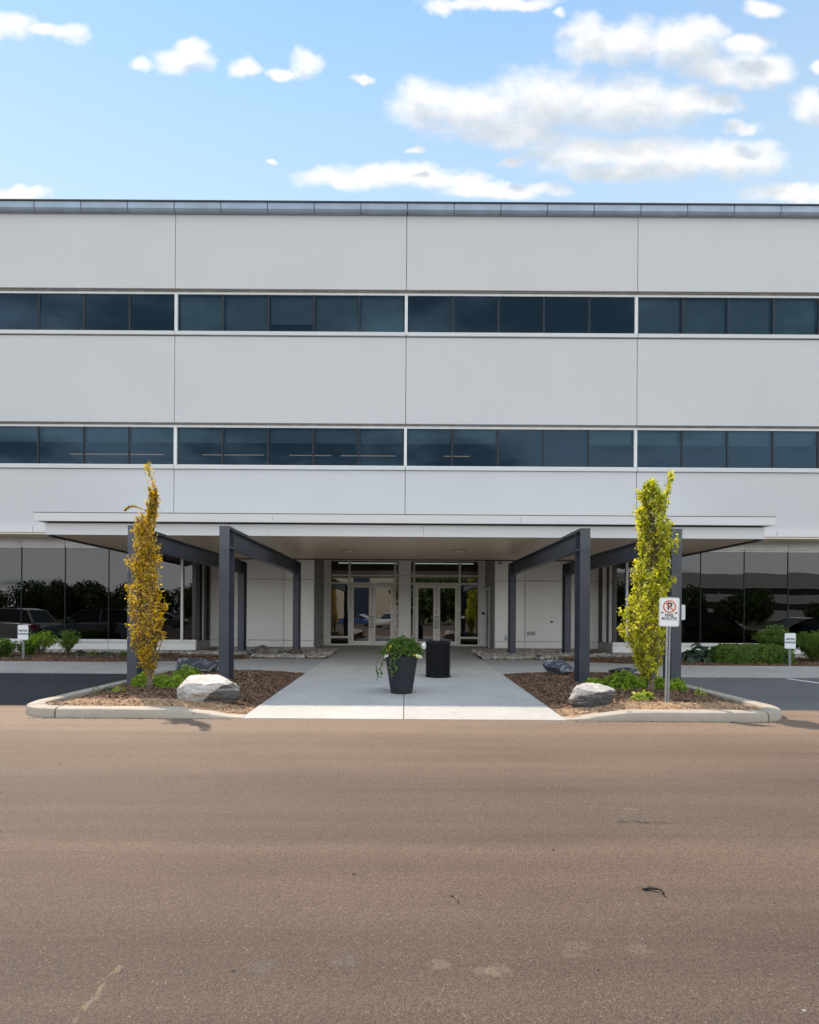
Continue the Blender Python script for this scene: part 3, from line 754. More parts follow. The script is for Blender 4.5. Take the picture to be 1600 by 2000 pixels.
# ---- entrance screen: white frames, sidelights, transoms, two pairs of doors
ZF = .236
fr = MB()
def vbar(x0, x1, z0=ZF, z1=3.62, y=YD-.05, t=.12): fr.box(x0, x1, y, y+t, z0, z1)
for sx in (-1, 1):
    a, b = sorted((sx*2.94, sx*(XD-.005)))
    for (z0, z1) in ((.24, .56), (.56, 2.56), (2.56, 3.62)):
        bp(MB().box(a, b, YD-.04, YD+.06, z0+.006, z1-.006), 'jamb_panel', M['metalpanel'])
# centre pilaster
for (z0, z1) in ((.23, 2.95), (2.95, 3.66)):
    bp(MB().box(-.225, .245, YD-.38, YD-.02, z0+.006, z1-.006), 'pilaster_panel', M['metalpanel'], bevel=.01)
def screen(sx):
    # x positions measured from the middle, mirrored
    q = lambda v: sx*v
    m = MB()
    def bar(x0, x1, z0, z1, y0=YD-.05, y1=YD+.06):
        a, b = sorted((q(x0), q(x1))); m.box(a, b, y0, y1, z0, z1)
    for (x0, x1) in ((2.87, 2.94), (2.11, 2.19), (.335, .405), (.235, .245)): bar(x0, x1, ZF, 3.62)
    for (x0, x1) in ((2.19, 2.87), (.245, .335)):
        for (z0, z1) in ((ZF, .30), (.52, .60), (2.64, 2.70), (2.94, 3.0), (3.53, 3.62)): bar(x0, x1, z0, z1)
    for (z0, z1) in ((2.62, 2.70), (2.94, 3.0), (3.53, 3.62)): bar(.405, 2.11, z0, z1)
    f = bp(m, 'window_frame', M['frame'], bevel=0)
    def pane(x0, x1, z0, z1):
        a, b = sorted((q(x0), q(x1))); y = YD+.01
        bp(MB().add([(a-.005,y,z0-.005),(b+.005,y,z0-.005),(b+.005,y,z1+.005),(a-.005,y,z1+.005)], [(0,1,2,3)]), 'pane', M['dglass'], f)
    for (x0, x1) in ((2.19, 2.87), (.245, .335)):
        for (z0, z1) in ((.30, .52), (.60, 2.64), (2.70, 2.94), (3.0, 3.53)): pane(x0, x1, z0, z1)
    for (z0, z1) in ((2.70, 2.94), (3.0, 3.53)): pane(.405, 2.11, z0, z1)
    # door leaves
    mid = 1.258
    for (x0, x1, hs) in ((.415, mid-.006, 1), (mid+.006, 2.10, -1)):
        d = MB(); a, b = sorted((q(x0), q(x1))); st = .125
        y0, y1 = YD-.055, YD-.01
        d.box(a, a+st, y0, y1, ZF+.012, 2.61).box(b-st, b, y0, y1, ZF+.012, 2.61).box(a+st, b-st, y0, y1, ZF+.012, .42).box(a+st, b-st, y0, y1, 2.49, 2.61)
        door = bp(d, 'door', M['frame'], bevel=.004)
        y = YD-.03
        bp(MB().add([(a+st-.004,y,.415),(b-st+.004,y,.415),(b-st+.004,y,2.495),(a+st-.004,y,2.495)], [(0,1,2,3)]), 'pane', M['dglass'], door)
        hx = q(mid-.05) if hs == 1 else q(mid+.05)
        h = MB().tube([(hx,YD-.055,.98),(hx,YD-.12,.98),(hx,YD-.12,1.34),(hx,YD-.055,1.34)], .013, 8)
        bp(h, 'handle', M['galv'], door, smooth=40)
        lx = (q(mid-.05), q(mid+.05)); bp(MB().box(hx-.04, hx+.04, YD-.066, YD-.056, .94, .965).box(hx-.04, hx+.04, YD-.066, YD-.056, 1.36, 1.385), 'push_plate', M['mull'], door)
        ex = q(x0+.0) if hs == 1 else q(x1)
        for z in (.45, 1.2, 1.75, 2.4): bp(MB().box(ex-.012, ex+.012, YD-.075, YD-.056, z, z+.12), 'hinge', M['galv'], door)
    bp(MB().lathe([(.028,0),(.028,.03)], 12, (0,0,0)).box(0,0,0,0,0,0) if False else MB().box(q(mid)-.035, q(mid)+.035, YD-.075, YD-.056, 1.50, 1.60), 'lock_plate', M['galv'])
screen(-1); screen(1)
bp(MB().box(-XD, XD, YD-.06, YD+.3, 3.625, 4.0), 'lintel', M['metalpanel'])
bp(MB().box(-XD, XD, YD-.08, YD+.06, .18, ZF), 'threshold', M['plinth'])
# side door in the right-hand recess wall
sd = bp(MB().box(XD-.03, XD+.1, 21.80, 21.87, .22, 2.5).box(XD-.03, XD+.1, 22.83, 22.90, .22, 2.5).box(XD-.03, XD+.1, 21.87, 22.83, 2.43, 2.5), 'side_door_frame', M['trim'])
sdl = bp(MB().box(XD+.03, XD+.08, 21.875, 22.825, .235, 2.425), 'side_door', M['recess'])
bp(MB().box(XD-.03, XD+.03, 21.95, 22.0, 1.15, 1.33).tube([(XD-.04,21.97,1.22),(XD-.06,22.1,1.22)], .012, 6), 'handle', M['mull'], sdl)
bp(MB().box(XD-.015, XD, 21.765, 21.83, 2.50, 2.555), 'recess_panel', M['recess'])

# small fittings fixed to the right of the doors, each read from its place on the wall
def at_wall(px, py, Y=YW): p = at(px, py, Y); return p.x, p.z
x, z = at_wall(1037, 1236.5)
fc = tag(MB().box(x-.18, x+.18, YW-.02, YW-.002, z-.105, z+.105).build('fire_hose_inlet', M['frame'], None, .004), 'pale rectangular plate with two round hose inlets low on the entry wall', 'hose inlet')
for dx in (-.08, .08):
    MB().lathe([(.062,0),(.062,.05),(.05,.075),(.0,.08)], 20).build('inlet', M['galv'], fc, smooth=40)
    o = list(fc.children)[-1]; o.rotation_euler = (R(90), 0, 0); o.location = (x+dx, YW-.02, z)
x, z = at_wall(1077.5, 1214.5)
o = MB().lathe([(.035,0),(.035,.04),(.02,.05)], 16).build('hose_bib', M['mull']); o.rotation_euler = (R(90),0,0); o.location = (x, YW-.001, z)
tag(o, 'small black round fitting high on the right entry wall panel', 'wall fitting')
x, z = at_wall(988, 1244)
o = tag(MB().box(x-.05, x+.05, YW-.04, YW-.002, z-.10, z-.01).box(x-.03, x+.03, YW-.05, YW-.002, z+.01, z+.09).build('outdoor_socket', M['galv'], None, .006), 'small grey outdoor socket low on the wall beside the right recess', 'socket')
x, z = at_wall(977, 1097)
cm = empty('security_camera', (x, YW, z)); tag(cm, 'small dome security camera under the soffit at the right recess corner', 'camera')
MB().lathe([(.055,0),(.055,-.03),(.03,-.03)], 16).build('housing', M['trim'], cm); MB().lathe([(.05,-.03),(.042,-.07),(.0,-.085)], 16).build('lens_dome', M['mull'], cm, smooth=True)
for c in cm.children: c.location.y = -.07
x, z = at_wall(943.5, 1198, YD)
cr_ = tag(MB().box(x-.045, x+.045, YD-.065, YD-.043, z-.05, z+.05).build('card_reader', M['mull'], None, .006), 'small black card reader on the pale jamb right of the doors', 'card reader')
x, z = at_wall(948.5, 1131.5, YD)
o = MB().lathe([(.045,0),(.045,.05),(.03,.08),(0,.085)], 16).build('doorbell_camera', M['mull'], smooth=40); o.rotation_euler = (R(90),0,0); o.location = (x, YD-.041, z)
tag(o, 'small black round camera on the jamb above the card reader', 'camera')
x, z = at_wall(904.5, 1205.5, YD)
tag(MB().box(x-.06, x+.06, YD-.002, YD+.004, z-.05, z+.05).build('door_notice', M['white']), 'small white notice stuck inside the right sidelight glass', 'notice')

# ------------------------------------------------------------------ entrance canopy
can = empty('entrance_canopy', (0,0,0)); tag(can, 'wide flat pale entrance canopy with beige soffit on charcoal steel beams and columns', 'canopy')
CX = 8.8; CY = 14.4; CYB = YG-.06
# soffit boards
joints = [-CX+.05, -5.12, -3.4, 3.4, 5.12, CX-.05]
for a, b in zip(joints[:-1], joints[1:]):
    MB().box(a+.002, b-.002, CY+.06, CYB, SOF+.004, SOF+.05).build('soffit_panel', M['soffit'], can)
MB().box(-XW+.02, XW-.02, CYB, YW-.0, SOF+.004, SOF+.05).build('soffit_panel', M['soffit'], can)
MB().box(-XW+.02, XW-.02, YW-.03, YW-.003, SOF-.03, SOF+.002).build('edge_trim', M['brown'], can)
for sx in (-1, 1):
    a, b = sorted((sx*CX, sx*(CX-.10))); MB().box(a+.002, b-.002, CY+.09, CYB, SOF-.035, SOF+.003).build('edge_trim', M['brown'], can)
    a, b = sorted((sx*CX, sx*(CX-.05))); MB().box(a, b, CY+.061, YU-.2, SOF+.004, 3.66).build('side_fascia', M['canopy'], can)
xf = [-CX, -6.75, -4.5, -2.25, 0, 2.25, 4.5, 6.75, CX]
xf = [-CX, -7.15+.9, -3.35, 0.45, 4.05, 6.8, CX]
for a, b in zip(xf[:-1], xf[1:]):
    MB().box(a+.003, b-.003, CY, CY+.06, SOF-.0, 3.655).build('fascia_panel', M['canopy'], can)
MB().box(-CX+.03, CX-.03, CY+.04, YU-.11, 3.656, 3.685).build('reveal', M['brown'], can)
for a, b in zip([-8.98,-3.2,2.8], [-3.2,2.8,8.98]):
    MB().box(a+.003, b-.003, CY-.15, CY-.09, 3.686, 3.885).build('fascia_panel', M['canopy'], can)
MB().box(-8.98, 8.98, CY-.089, YU-.11, 3.70, 3.80).build('roof_deck', M['canopy'], can)
for sx in (-1, 1):
    a, b = sorted((sx*8.98, sx*8.92)); MB().box(a, b, CY-.088, YU-.11, 3.801, 3.885).build('side_fascia', M['canopy'], can)
MB().box(-8.985, 8.985, CY-.155, CY-.05, 3.886, 3.90).build('drip_cap', M['brown'], can)
MB().box(-8.4, 8.25, CY+.55, CY+.6, 3.801, 3.975).build('roof_upstand', M['canopy'], can)
for x, px in ((-1.55,682), (1.4,898)):
    p = at(px, 1075, 10); k = (SOF-CH)/((p.z-CH)/10.); X = p.x/10*k
    l = MB().lathe([(.12,0),(.16,.015),(.165,.055)], 28, (X, k, SOF-.056)).build('ceiling_light', M['lamp'], can, smooth=40)
    MB().lathe([(.20,0),(.20,.012)], 28, (X, k, SOF-.01)).build('light_ring', M['brown'], l)
ZB = 3.12; FW = .19; DEP = .36
def ibeam_col(x, y, z0, z1, parent):
    """steel column: two flanges (facing the road and the doors) and a web"""
    m = MB().box(x-FW/2, x+FW/2, y, y+.022, z0, z1).box(x-FW/2, x+FW/2, y+DEP-.022, y+DEP, z0, z1).box(x-.011, x+.011, y+.0225, y+DEP-.0225, z0, z1)
    c = m.build('column', M['steel'], parent)
    return c
for x in (-5.2, -3.45, 3.45, 5.2):
    y0, y1 = 11.25, 18.70
    for (y, zb) in ((y0, -.05), (y1, -.05)):
        c = ibeam_col(x, y, zb, ZB-.39, can)
        MB().box(x-FW/2-.012, x+FW/2+.012, y-.008, y+DEP+.008, ZB-.389, ZB-.372).build('cap_plate', M['steelpatch'], c)
        MB().box(x-.15, x+.15, y-.06, y+DEP+.06, gz(x,y)+.02, gz(x,y)+.045).build('base_plate', M['steel'], c)
    # beam: end plates, flanges, web and stiffeners
    b = MB().box(x-FW/2, x+FW/2, y0, y1+DEP, ZB-.371, ZB-.350).box(x-FW/2, x+FW/2, y0+.0225, y1+DEP, ZB-.022, ZB).box(x-.010, x+.010, y0+.0225, y1+DEP-.0225, ZB-.3495, ZB-.0225)
    bm_ = b.build('beam', M['steel'], can)
    MB().box(x-FW/2, x+FW/2, y0, y0+.022, ZB-.3495, ZB+.004).build('end_plate', M['steelpatch'], bm_)
    MB().box(x-FW/2, x+FW/2, y1+DEP-.022, y1+DEP, ZB-.3495, ZB-.0225).build('end_plate', M['steel'], bm_)
    for ys in (y0+DEP-.015, y1):
        for s in (-1, 1):
            a, d = sorted((x+s*.0105, x+s*(FW/2-.004))); MB().box(a, d, ys, ys+.014, ZB-.3495, ZB-.0225).build('stiffener', M['steel'], bm_)
    MB().box(x-FW/2-.006, x+FW/2+.006, y0, 12.62, ZB+.005, ZB+.028).build('cap_flashing', M['steel'], bm_)

# ------------------------------------------------------------------ planter, bin
px_, py_ = -.045, 10.75
zb = gz(px_, py_)
pl = empty('planter', (px_, py_, zb)); tag(pl, 'tall tapered charcoal planter overflowing with greenery and small flowers on the walk', 'planter')
MB().lathe([(.185,0),(.198,.012),(.296,.66),(.298,.685),(.285,.69),(.270,.67),(.262,.60)], 48, cap=False).build('pot', M['pot'], pl, smooth=35)
MB().lathe([(.27,.60),(.0,.62)], 32, cap=False).build('soil', M['soil'], pl)
MB().lathe([(.186,.001),(.0,.001)], 32, cap=False).build('pot_base', M['pot'], pl)

def leaf_mesh(name, centers, normals, size, mat, parent=None, aspect=.6, fold=.25, jit=.6, kind=None, droop=0.):
    """every leaf is a small folded blade of four triangles"""
    C_ = np.array(centers); n = len(C_); N_ = np.array(normals)+rng.normal(0, jit, (n, 3))
    N_ /= np.linalg.norm(N_, axis=1)[:,None]+1e-9
    T = rng.normal(0, 1, (n, 3)); T[:,2] -= droop; T -= N_*(T*N_).sum(1)[:,None]; T /= np.linalg.norm(T, axis=1)[:,None]+1e-9
    B = np.cross(N_, T); L = (size*rng.uniform(.6, 1.25, n))[:,None]; W = L*aspect/2
    v = np.empty((n, 6, 3))
    v[:,0] = C_-T*L/2; v[:,1] = C_+T*L/2-N_*L*.12; v[:,2] = C_+B*W+N_*W*fold-T*L*.05; v[:,3] = C_-B*W+N_*W*fold-T*L*.05
    v[:,4] = C_+T*L*.28+B*W*.7+N_*W*fold*.6; v[:,5] = C_+T*L*.28-B*W*.7+N_*W*fold*.6
    f = np.array([(0,2,4),(0,4,1),(0,1,5),(0,5,3)])
    Fs = (f[None]+(np.arange(n)*6)[:,None,None]).reshape(-1,3)
    m = bpy.data.meshes.new(name); m.from_pydata(v.reshape(-1,3).tolist(), [], Fs.tolist()); m.update()
    o = link(name, m, mat, parent)
    if kind: o['kind'] = kind
    return o
ML = dict(
 gold=mat_leaf('golden_leaves', [(.34,.20,.012),(.62,.42,.015),(.16,.14,.012),(.72,.50,.02),(.40,.30,.02),(.20,.09,.02),(.58,.46,.02),(.12,.10,.01),(.80,.64,.30),(.22,.13,.02)], .55),
 lime=mat_leaf('lime_leaves', [(0.175,0.225,0.015),(0.475,0.525,0.025),(0.650,0.650,0.037),(0.088,0.125,0.013),(0.475,0.475,0.025),(0.775,0.675,0.100),(0.125,0.175,0.013),(0.800,0.800,0.400)], .55),
 green=mat_leaf('fresh_green_leaves', [(0.110,0.198,0.017),(0.242,0.363,0.022),(0.330,0.462,0.033),(0.088,0.154,0.013)], .35),
 shade=mat_leaf('mid_green_leaves', [(.06,.12,.015),(.12,.20,.025),(.09,.16,.022),(.16,.25,.035)], .35),
 dark=mat_leaf('dark_green_leaves', [(.02,.045,.012),(.035,.07,.018),(.028,.055,.018)], .3),
 blue=mat_leaf('blue_green_leaves', [(.05,.085,.06),(.08,.12,.08),(.06,.11,.06)], .3),
 limelow=mat_leaf('pale_lime_leaves', [(.22,.30,.04),(.32,.38,.06),(.40,.42,.08)], .35),
 planter=mat_leaf('planter_leaves', [(.03,.08,.012),(.07,.15,.02),(.12,.20,.02),(.04,.10,.03)], .35),
 yellow=mat_leaf('yellow_petals', [(.75,.42,.02),(.8,.55,.05)], .3), whitef=mat_leaf('white_petals', [(.7,.7,.66),(.8,.8,.78)], .3),
 far=mat_leaf('woodland_leaves', [(.03,.055,.014),(.06,.10,.022),(.08,.13,.028)], .25))
# planter greenery
C_, N_ = [], []
for _ in range(2100):
    u = random.uniform(0, 6.283); v = random.random()**.5; r = .39*v
    h = .33*math.sqrt(max(0, 1-v*v*.97))*(1+.35*noise.noise(Vector((math.cos(u)*v*2.5, math.sin(u)*v*2.5, 4))))
    rr = random.uniform(.75, 1.05)
    x, y, z = r*math.cos(u)*rr, r*math.sin(u)*rr, .66+h*rr*random.uniform(.75, 1.2)+.03*noise.noise(Vector((r*math.cos(u)*7, r*math.sin(u)*7, 1)))-.02
    C_.append((x, y, z)); N_.append((x*1.8, y*1.8, .5))
leaf_mesh('foliage', C_, N_, .062, ML['planter'], pl, .55, kind='stuff')
for (dx, dz0, dz1, k) in ((-.13,.66,.30,16),(-.29,.62,.32,14),(-.36,.68,.24,14),(-.05,.66,.40,14)):
    C_, N_ = [], []; pts = []
    for i in range(k):
        t = i/(k-1); x = dx-.12*t*(1 if dx < -.2 else .8)-.04*math.sin(t*5); y = -.30-.03*t+.06*(dx < -.2); z = dz0+(dz1-dz0)*t+.02*math.sin(t*9)
        pts.append((x, y, z)); C_.append((x+random.uniform(-.02,.02), y-.01, z+random.uniform(-.02,.02))); N_.append((0,-1,.4))
    vn = MB().tube(pts, .0035, 4).build('trailing_vine', M['twig'], pl); leaf_mesh('vine_leaves', C_, N_, .05, ML['planter'], vn, .8)
for k in range(7):
    a = random.uniform(0, 6.28); h = random.uniform(.50, .80); pts = [(.03*math.cos(a), .03*math.sin(a), .66)]
    for i in range(1, 6): pts.append((pts[-1][0]+random.uniform(-.02,.02)+.02*math.cos(a), pts[-1][1]+random.uniform(-.02,.02), .66+(h+.0)*i/5))
    MB().tube(pts, [.005,.0045,.004,.003,.0025,.0015], 5).build('bare_twig', pmat('pale_twig', (.40,.28,.2), .8) if k == 0 else bpy.data.materials['pale_twig'], pl)
for (x, z, key, nn) in ((-.20,.85,'yellow',4),(-.26,.78,'yellow',4),(.22,.71,'yellow',4),(.26,.70,'yellow',3),(.29,.70,'whitef',22),(.33,.68,'whitef',14),(-.27,.68,'whitef',9)):
    leaf_mesh('flower', [(x+random.uniform(-.03,.03), -.27+random.uniform(-.03,.02), z+random.uniform(-.025,.025)) for _ in range(nn)], [(0,-1,.3)]*nn, .035, ML[key], pl, .9)

# rubbish bin with horizontal rings
bx, by = .76, 13.2; zb = gz(bx, by)
bn = empty('litter_bin', (bx, by, zb)); tag(bn, 'black round ribbed metal litter bin standing behind the planter', 'litter bin')
MB().lathe([(.245,.03),(.245,.74)], 40).build('liner', M['mull'], bn, smooth=40)
for k in range(21):
    z = .055+k*.0325
    MB().lathe([(.268,0),(.274,.004),(.274,.018),(.268,.022),(.262,.022),(.262,0),(.268,0)], 40, (0,0,z), cap=False).build('ring', M['can'], bn, smooth=40)
for k in range(6):
    a = k*math.pi/3+.35; c, s = math.cos(a), math.sin(a)
    MB().box(-.004,.004,-.012,.012,.02,.76).build('strut', M['can'], bn); o = bn.children[-1] if False else [q for q in bn.children][-1]
    o.location = (.256*c, .256*s, 0); o.rotation_euler = (0,0,a)
MB().lathe([(.285,0),(.285,.03),(.26,.035),(.26,0)], 40).build('base_ring', M['can'], bn, smooth=40)
MB().lathe([(.278,.735),(.285,.74),(.285,.775),(.265,.79),(.18,.80),(.17,.775),(.0,.77)], 40, cap=False).build('lid', M['can'], bn, smooth=40)
bm = bmesh.new(); bmesh.ops.create_icosphere(bm, subdivisions=3, radius=.06)
for v in bm.verts:
    v.co *= 1+.35*noise.noise(v.co*28); v.co.x *= 1.0; v.co.z *= 1.25
m = bpy.data.meshes.new('bag'); bm.to_mesh(m); bm.free()
o = link('plastic_bag', m, M['bag'], None, smooth=True); o.location = (bx-.31, by-.04, zb+.69); tag(o, 'crumpled white plastic bag caught on the left rim of the black bin', 'plastic bag')

# ------------------------------------------------------------------ signs
def text_mesh(txt, size, bold=0., sx=1.0):
    cu = bpy.data.curves.new('lettering', 'FONT'); cu.body = txt; cu.size = size; cu.align_x = 'CENTER'; cu.align_y = 'CENTER'
    cu.offset = bold; cu.extrude = .0008; cu.resolution_u = 4
    o = bpy.data.objects.new('tmp', cu); COL.objects.link(o); bpy.context.view_layer.update()
    me = bpy.data.meshes.new_from_object(o.evaluated_get(bpy.context.evaluated_depsgraph_get()))
    bpy.data.objects.remove(o)
    for v in me.vertices: v.co = Vector((v.co.x*sx, -v.co.z, v.co.y))
    return me
def rrect(w_, h, r, n=6):
    pts = []
    for cx, cy, a0 in ((w_/2-r,h/2-r,0),(-w_/2+r,h/2-r,90),(-w_/2+r,-h/2+r,180),(w_/2-r,-h/2+r,270)):
        for i in range(n+1): a = R(a0+90*i/n); pts.append((cx+r*math.cos(a), cy+r*math.sin(a)))
    return pts
def upright(poly, y0, y1):
    """polygon in x,z given thickness along y"""
    n = len(poly); vs = [(x,y0,z) for x,z in poly]+[(x,y1,z) for x,z in poly]
    return MB().add(vs, [tuple(range(n)), tuple(range(2*n-1,n-1,-1))]+[(i,n+i,n+(i+1)%n,(i+1)%n) for i in range(n)])
def ring(ro, ri, n=40, y0=-.001, y1=.0, ew=1.):
    vs = []; fs = []
    for k in range(n):
        a = 2*math.pi*k/n
        for r in (ro, ri): vs.append((r*math.cos(a)*ew, y0, r*math.sin(a)))
    for k in range(n):
        j = (k+1) % n; fs.append((2*k, 2*k+1, 2*j+1, 2*j))
    return MB().add(vs, fs)
def border(w_, h, r, t, y):
    o_ = rrect(w_, h, r); i_ = rrect(w_-2*t, h-2*t, max(.002, r-t)); n = len(o_)
    return MB().add([(x,y,z) for x,z in o_]+[(x,y,z) for x,z in i_], [(i,(i+1)%n,n+(i+1)%n,n+i) for i in range(n)])
def channel_post(parent, h, below=.3):
    # perforated steel U-channel
    m = MB().box(-.03,-.026,0,.03,-below,h).box(.026,.03,0,.03,-below,h).box(-.0259,-.012,.0,.004,-below,h).box(.012,.0259,.0,.004,-below,h).box(-.012,.012,.022,.026,-below,h).box(-.012,-.009,.004,.022,-below,h).box(.009,.012,.004,.022,-below,h)
    p = m.build('post', M['galv'], parent)
    k = int(h/.05); hm = MB()
    for i in range(k): hm.box(-.005,.005,.0205,.0215,.06+i*.05,.06+i*.05+.012)
    hm.build('punched_holes', M['mull'], p); p.children[0]['kind'] = 'stuff'
    return p
# fire route sign
b = at(1303, 1380, 9.05); top = at(1309, 1167, 9.05)
sx_, sz_ = top.x, top.z
z0 = bed_z(b.x, 9.05)
sg = empty('fire_route_sign', (b.x, 9.05, z0)); sg.rotation_euler = (0, R(.9), R(-3)); tag(sg, 'no parking fire route sign on a galvanised post in front of the right tree', 'sign')
H = sz_-z0; w_, h_ = .305, .445
channel_post(sg, H+.01)
cz = H-h_/2
pn = upright(rrect(w_, h_, .03), -.006, -.003).build('sign_panel', M['white'], sg)
pn.location = (0, 0, cz)
border(w_-.016, h_-.016, .024, .003, -.0068).build('border', M['black'], pn)
c_ = ring(.098, .078, 48, -.0078).build('prohibition_ring', M['orange'], pn); c_.location = (.002, 0, .082)
t = link('letter', text_mesh('P', .155, .004), M['black'], pn); t.location = (.004, -.0073, .083)
q = upright([(-.009,-.085),(.009,-.085),(.009,.085),(-.009,.085)], -.0092, -.0082).build('prohibition_bar', M['orange'], pn); q.location = (.002, 0, .082); q.rotation_euler = (0, R(-45), 0)
for s in (-1, 1):
    pts = [(s*.127,-.012),(s*.105,.006),(s*.105,-.006),(s*.08,-.006),(s*.08,-.018),(s*.105,-.018),(s*.105,-.030)]
    if s > 0: pts = pts[::-1]
    upright(pts, -.0080, -.0070).build('arrow', M['black'], pn)
for (txt, z, s, wd) in (('FIRE', -.052, .062, 1.15), ('ROUTE', -.104, .062, 1.15)):
    t = link('lettering', text_mesh(txt, s, .0015, wd), M['black'], pn); t.location = (.0, -.0073, z)
mk = MB(); xx = -.11
while xx < .11:
    ww = random.uniform(.006, .016); mk.box(xx, xx+ww*.7, -.0072, -.0068, -.158, -.150); xx += ww+.003
mk.build('small_print', M['galv'], pn)
for z in (.205, -.195): MB().lathe([(.006,0),(.006,.003)], 10).build('bolt', M['galv'], pn); o = list(pn.children)[-1]; o.rotation_euler = (R(90),0,0); o.location = (0,-.0062,z)
# a second sign, half hidden behind the right outer column
rs = empty('route_sign', (5.39, 11.62, gz(5.3,11.6)+.1)); tag(rs, 'white sign panel mostly hidden behind the outer right steel column', 'sign')
p = at(1333, 1181, 11.62); hz = p.z-rs.location.z
channel_post(rs, hz)
upright(rrect(.30, .30, .03), -.006, -.003).build('sign_panel', M['white'], rs).location = (0, 0, hz-.15)
for (px, py, Y, lab) in ((45, 1288, 16.6, 'small white visitor parking sign among the shrubs left of the building'), (1543, 1304, 15.95, 'small white visitor parking sign beside the clipped hedge on the right')):
    b = at(px, py, Y); tp = at(px, py-66, Y)
    v = empty('visitor_parking_sign', (b.x, Y, rear_z(b.x, Y)-.02)); tag(v, lab, 'sign')
    h = tp.z-v.location.z
    channel_post(v, h)
    pn = upright(rrect(.30, .42, .035), -.006, -.003).build('sign_panel', M['white'], v); pn.location = (0,0,h-.19)
    for txt, z in (('VISITOR', .045), ('PARKING', -.045)):
        t = link('lettering', text_mesh(txt, .068, .0025), M['black'], pn); t.location = (0, -.0073, z)
    border(.285, .405, .028, .002, -.0068).build('border', M['galv'], pn)

# ------------------------------------------------------------------ boulders
def boulder(px0, px1, pytop, pybase, Y, mat, lab, seed, depth=.8, cat='boulder', planes=16, tilt=0., facets=None):
    rd = random.Random(seed)
    a = at(px0, pybase, Y); c = at(px1, pybase, Y); tp = at((px0+px1)/2, pytop, Y)
    wdt = c.x-a.x; X = (a.x+c.x)/2; gzz = bed_z(X, Y) if Y < YS else rear_z(X, Y); h = tp.z-gzz; D = wdt*depth
    pn = []
    for k in range(planes):
        n = Vector((rd.uniform(-1,1), rd.uniform(-1,1), rd.uniform(-.5,1))).normalized(); pn.append((n, rd.uniform(.5, .85)))
    pn += [(Vector((tilt, -.1, 1)).normalized(), .74), (Vector((-.8,-.6,.2)).normalized(), .72), (Vector((.7,-.65,.15)).normalized(), .74), (Vector((0,-1,.25)).normalized(), .7)]
    if facets: pn = [(Vector(n).normalized(), hh) for n, hh in facets]+[(n, hh+.16) for n, hh in pn[:planes//2]]
    bm = bmesh.new(); bmesh.ops.create_icosphere(bm, subdivisions=5, radius=1)
    for v in bm.verts:
        d = v.co.normalized(); r = 1.
        for n, hh in pn:
            q = n.dot(d)
            if q > 0: r = min(r, hh/q)
        r += .05*abs(noise.noise(d*5+Vector((0,0,seed))))*bool(facets)+.04*noise.noise(d*3+Vector((seed,0,0)))+.03*abs(noise.noise(d*8+Vector((0,seed,0))))+.014*noise.noise(d*22)
        v.co = d*r
    lo = Vector([min(v.co[i] for v in bm.verts) for i in range(3)]); hi = Vector([max(v.co[i] for v in bm.verts) for i in range(3)])
    sink = (.3 if facets else .1)*h
    for v in bm.verts:
        v.co = Vector(((v.co.x-lo.x)/(hi.x-lo.x)-.5, (v.co.y-lo.y)/(hi.y-lo.y)-.5, (v.co.z-lo.z)/(hi.z-lo.z)))
        v.co = Vector((v.co.x*wdt, v.co.y*D, -sink+v.co.z*(h+sink)))
    me = bpy.data.meshes.new('boulder'); bm.to_mesh(me); bm.free()
    o = link('boulder', me, mat, None, smooth=28); o.location = (X, Y+D*.3, gzz)
    return tag(o, lab, cat)
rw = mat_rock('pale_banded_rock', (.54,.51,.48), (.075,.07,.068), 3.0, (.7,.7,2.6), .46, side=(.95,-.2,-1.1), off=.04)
rd_ = mat_rock('dark_striped_rock', (.26,.28,.31), (.045,.05,.06), 4., (1.2,.6,2.6), .56)
rb = mat_rock('blue_marbled_rock', (.28,.31,.37), (.06,.07,.09), 6., (1,1,1), .56)
rg = mat_rock('brown_rock', (.20,.155,.13), (.09,.07,.065), 5., (1,1,1), .5)
rgr = mat_rock('grey_rock', (.16,.16,.165), (.08,.08,.085), 5., (1,1,2), .5)
rw2 = mat_rock('pale_flaked_rock', (.52,.49,.46), (.06,.06,.065), 2.4, (1.,1.,1.8), .46, side=(.25,-.5,-1.5), off=-.25)
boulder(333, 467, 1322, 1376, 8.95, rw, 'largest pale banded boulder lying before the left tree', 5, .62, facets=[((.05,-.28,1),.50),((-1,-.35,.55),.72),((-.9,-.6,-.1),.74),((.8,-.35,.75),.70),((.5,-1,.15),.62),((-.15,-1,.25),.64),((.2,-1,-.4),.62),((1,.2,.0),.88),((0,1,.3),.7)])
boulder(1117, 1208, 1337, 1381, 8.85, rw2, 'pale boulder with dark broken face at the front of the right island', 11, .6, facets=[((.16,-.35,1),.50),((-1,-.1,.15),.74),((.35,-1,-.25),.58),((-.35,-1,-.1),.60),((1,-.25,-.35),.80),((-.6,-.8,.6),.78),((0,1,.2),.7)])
boulder(334, 426, 1286, 1322, 12.6, rd_, 'dark striped boulder behind the green shrubs on the left island', 21, .6, facets=[((.35,-.15,1),.46),((-1,-.3,.1),.80),((.1,-1,.3),.6),((1,-.2,.5),.85)])
boulder(1064, 1124, 1289, 1323, 12.7, rb, 'blue grey marbled boulder left of the inner right column', 33, .7)
boulder(1190, 1250, 1303, 1330, 12.6, rd_, 'low dark striped boulder behind the shrubs on the right island', 42, .6, tilt=-.2)
boulder(492, 523, 1260, 1288, 18.0, rg, 'brown pointed rock on the river stones left of the walk', 51, .8)
boulder(480, 500, 1270, 1287, 17.9, rgr, 'grey rock leaning against the brown pointed rock', 52, .9)
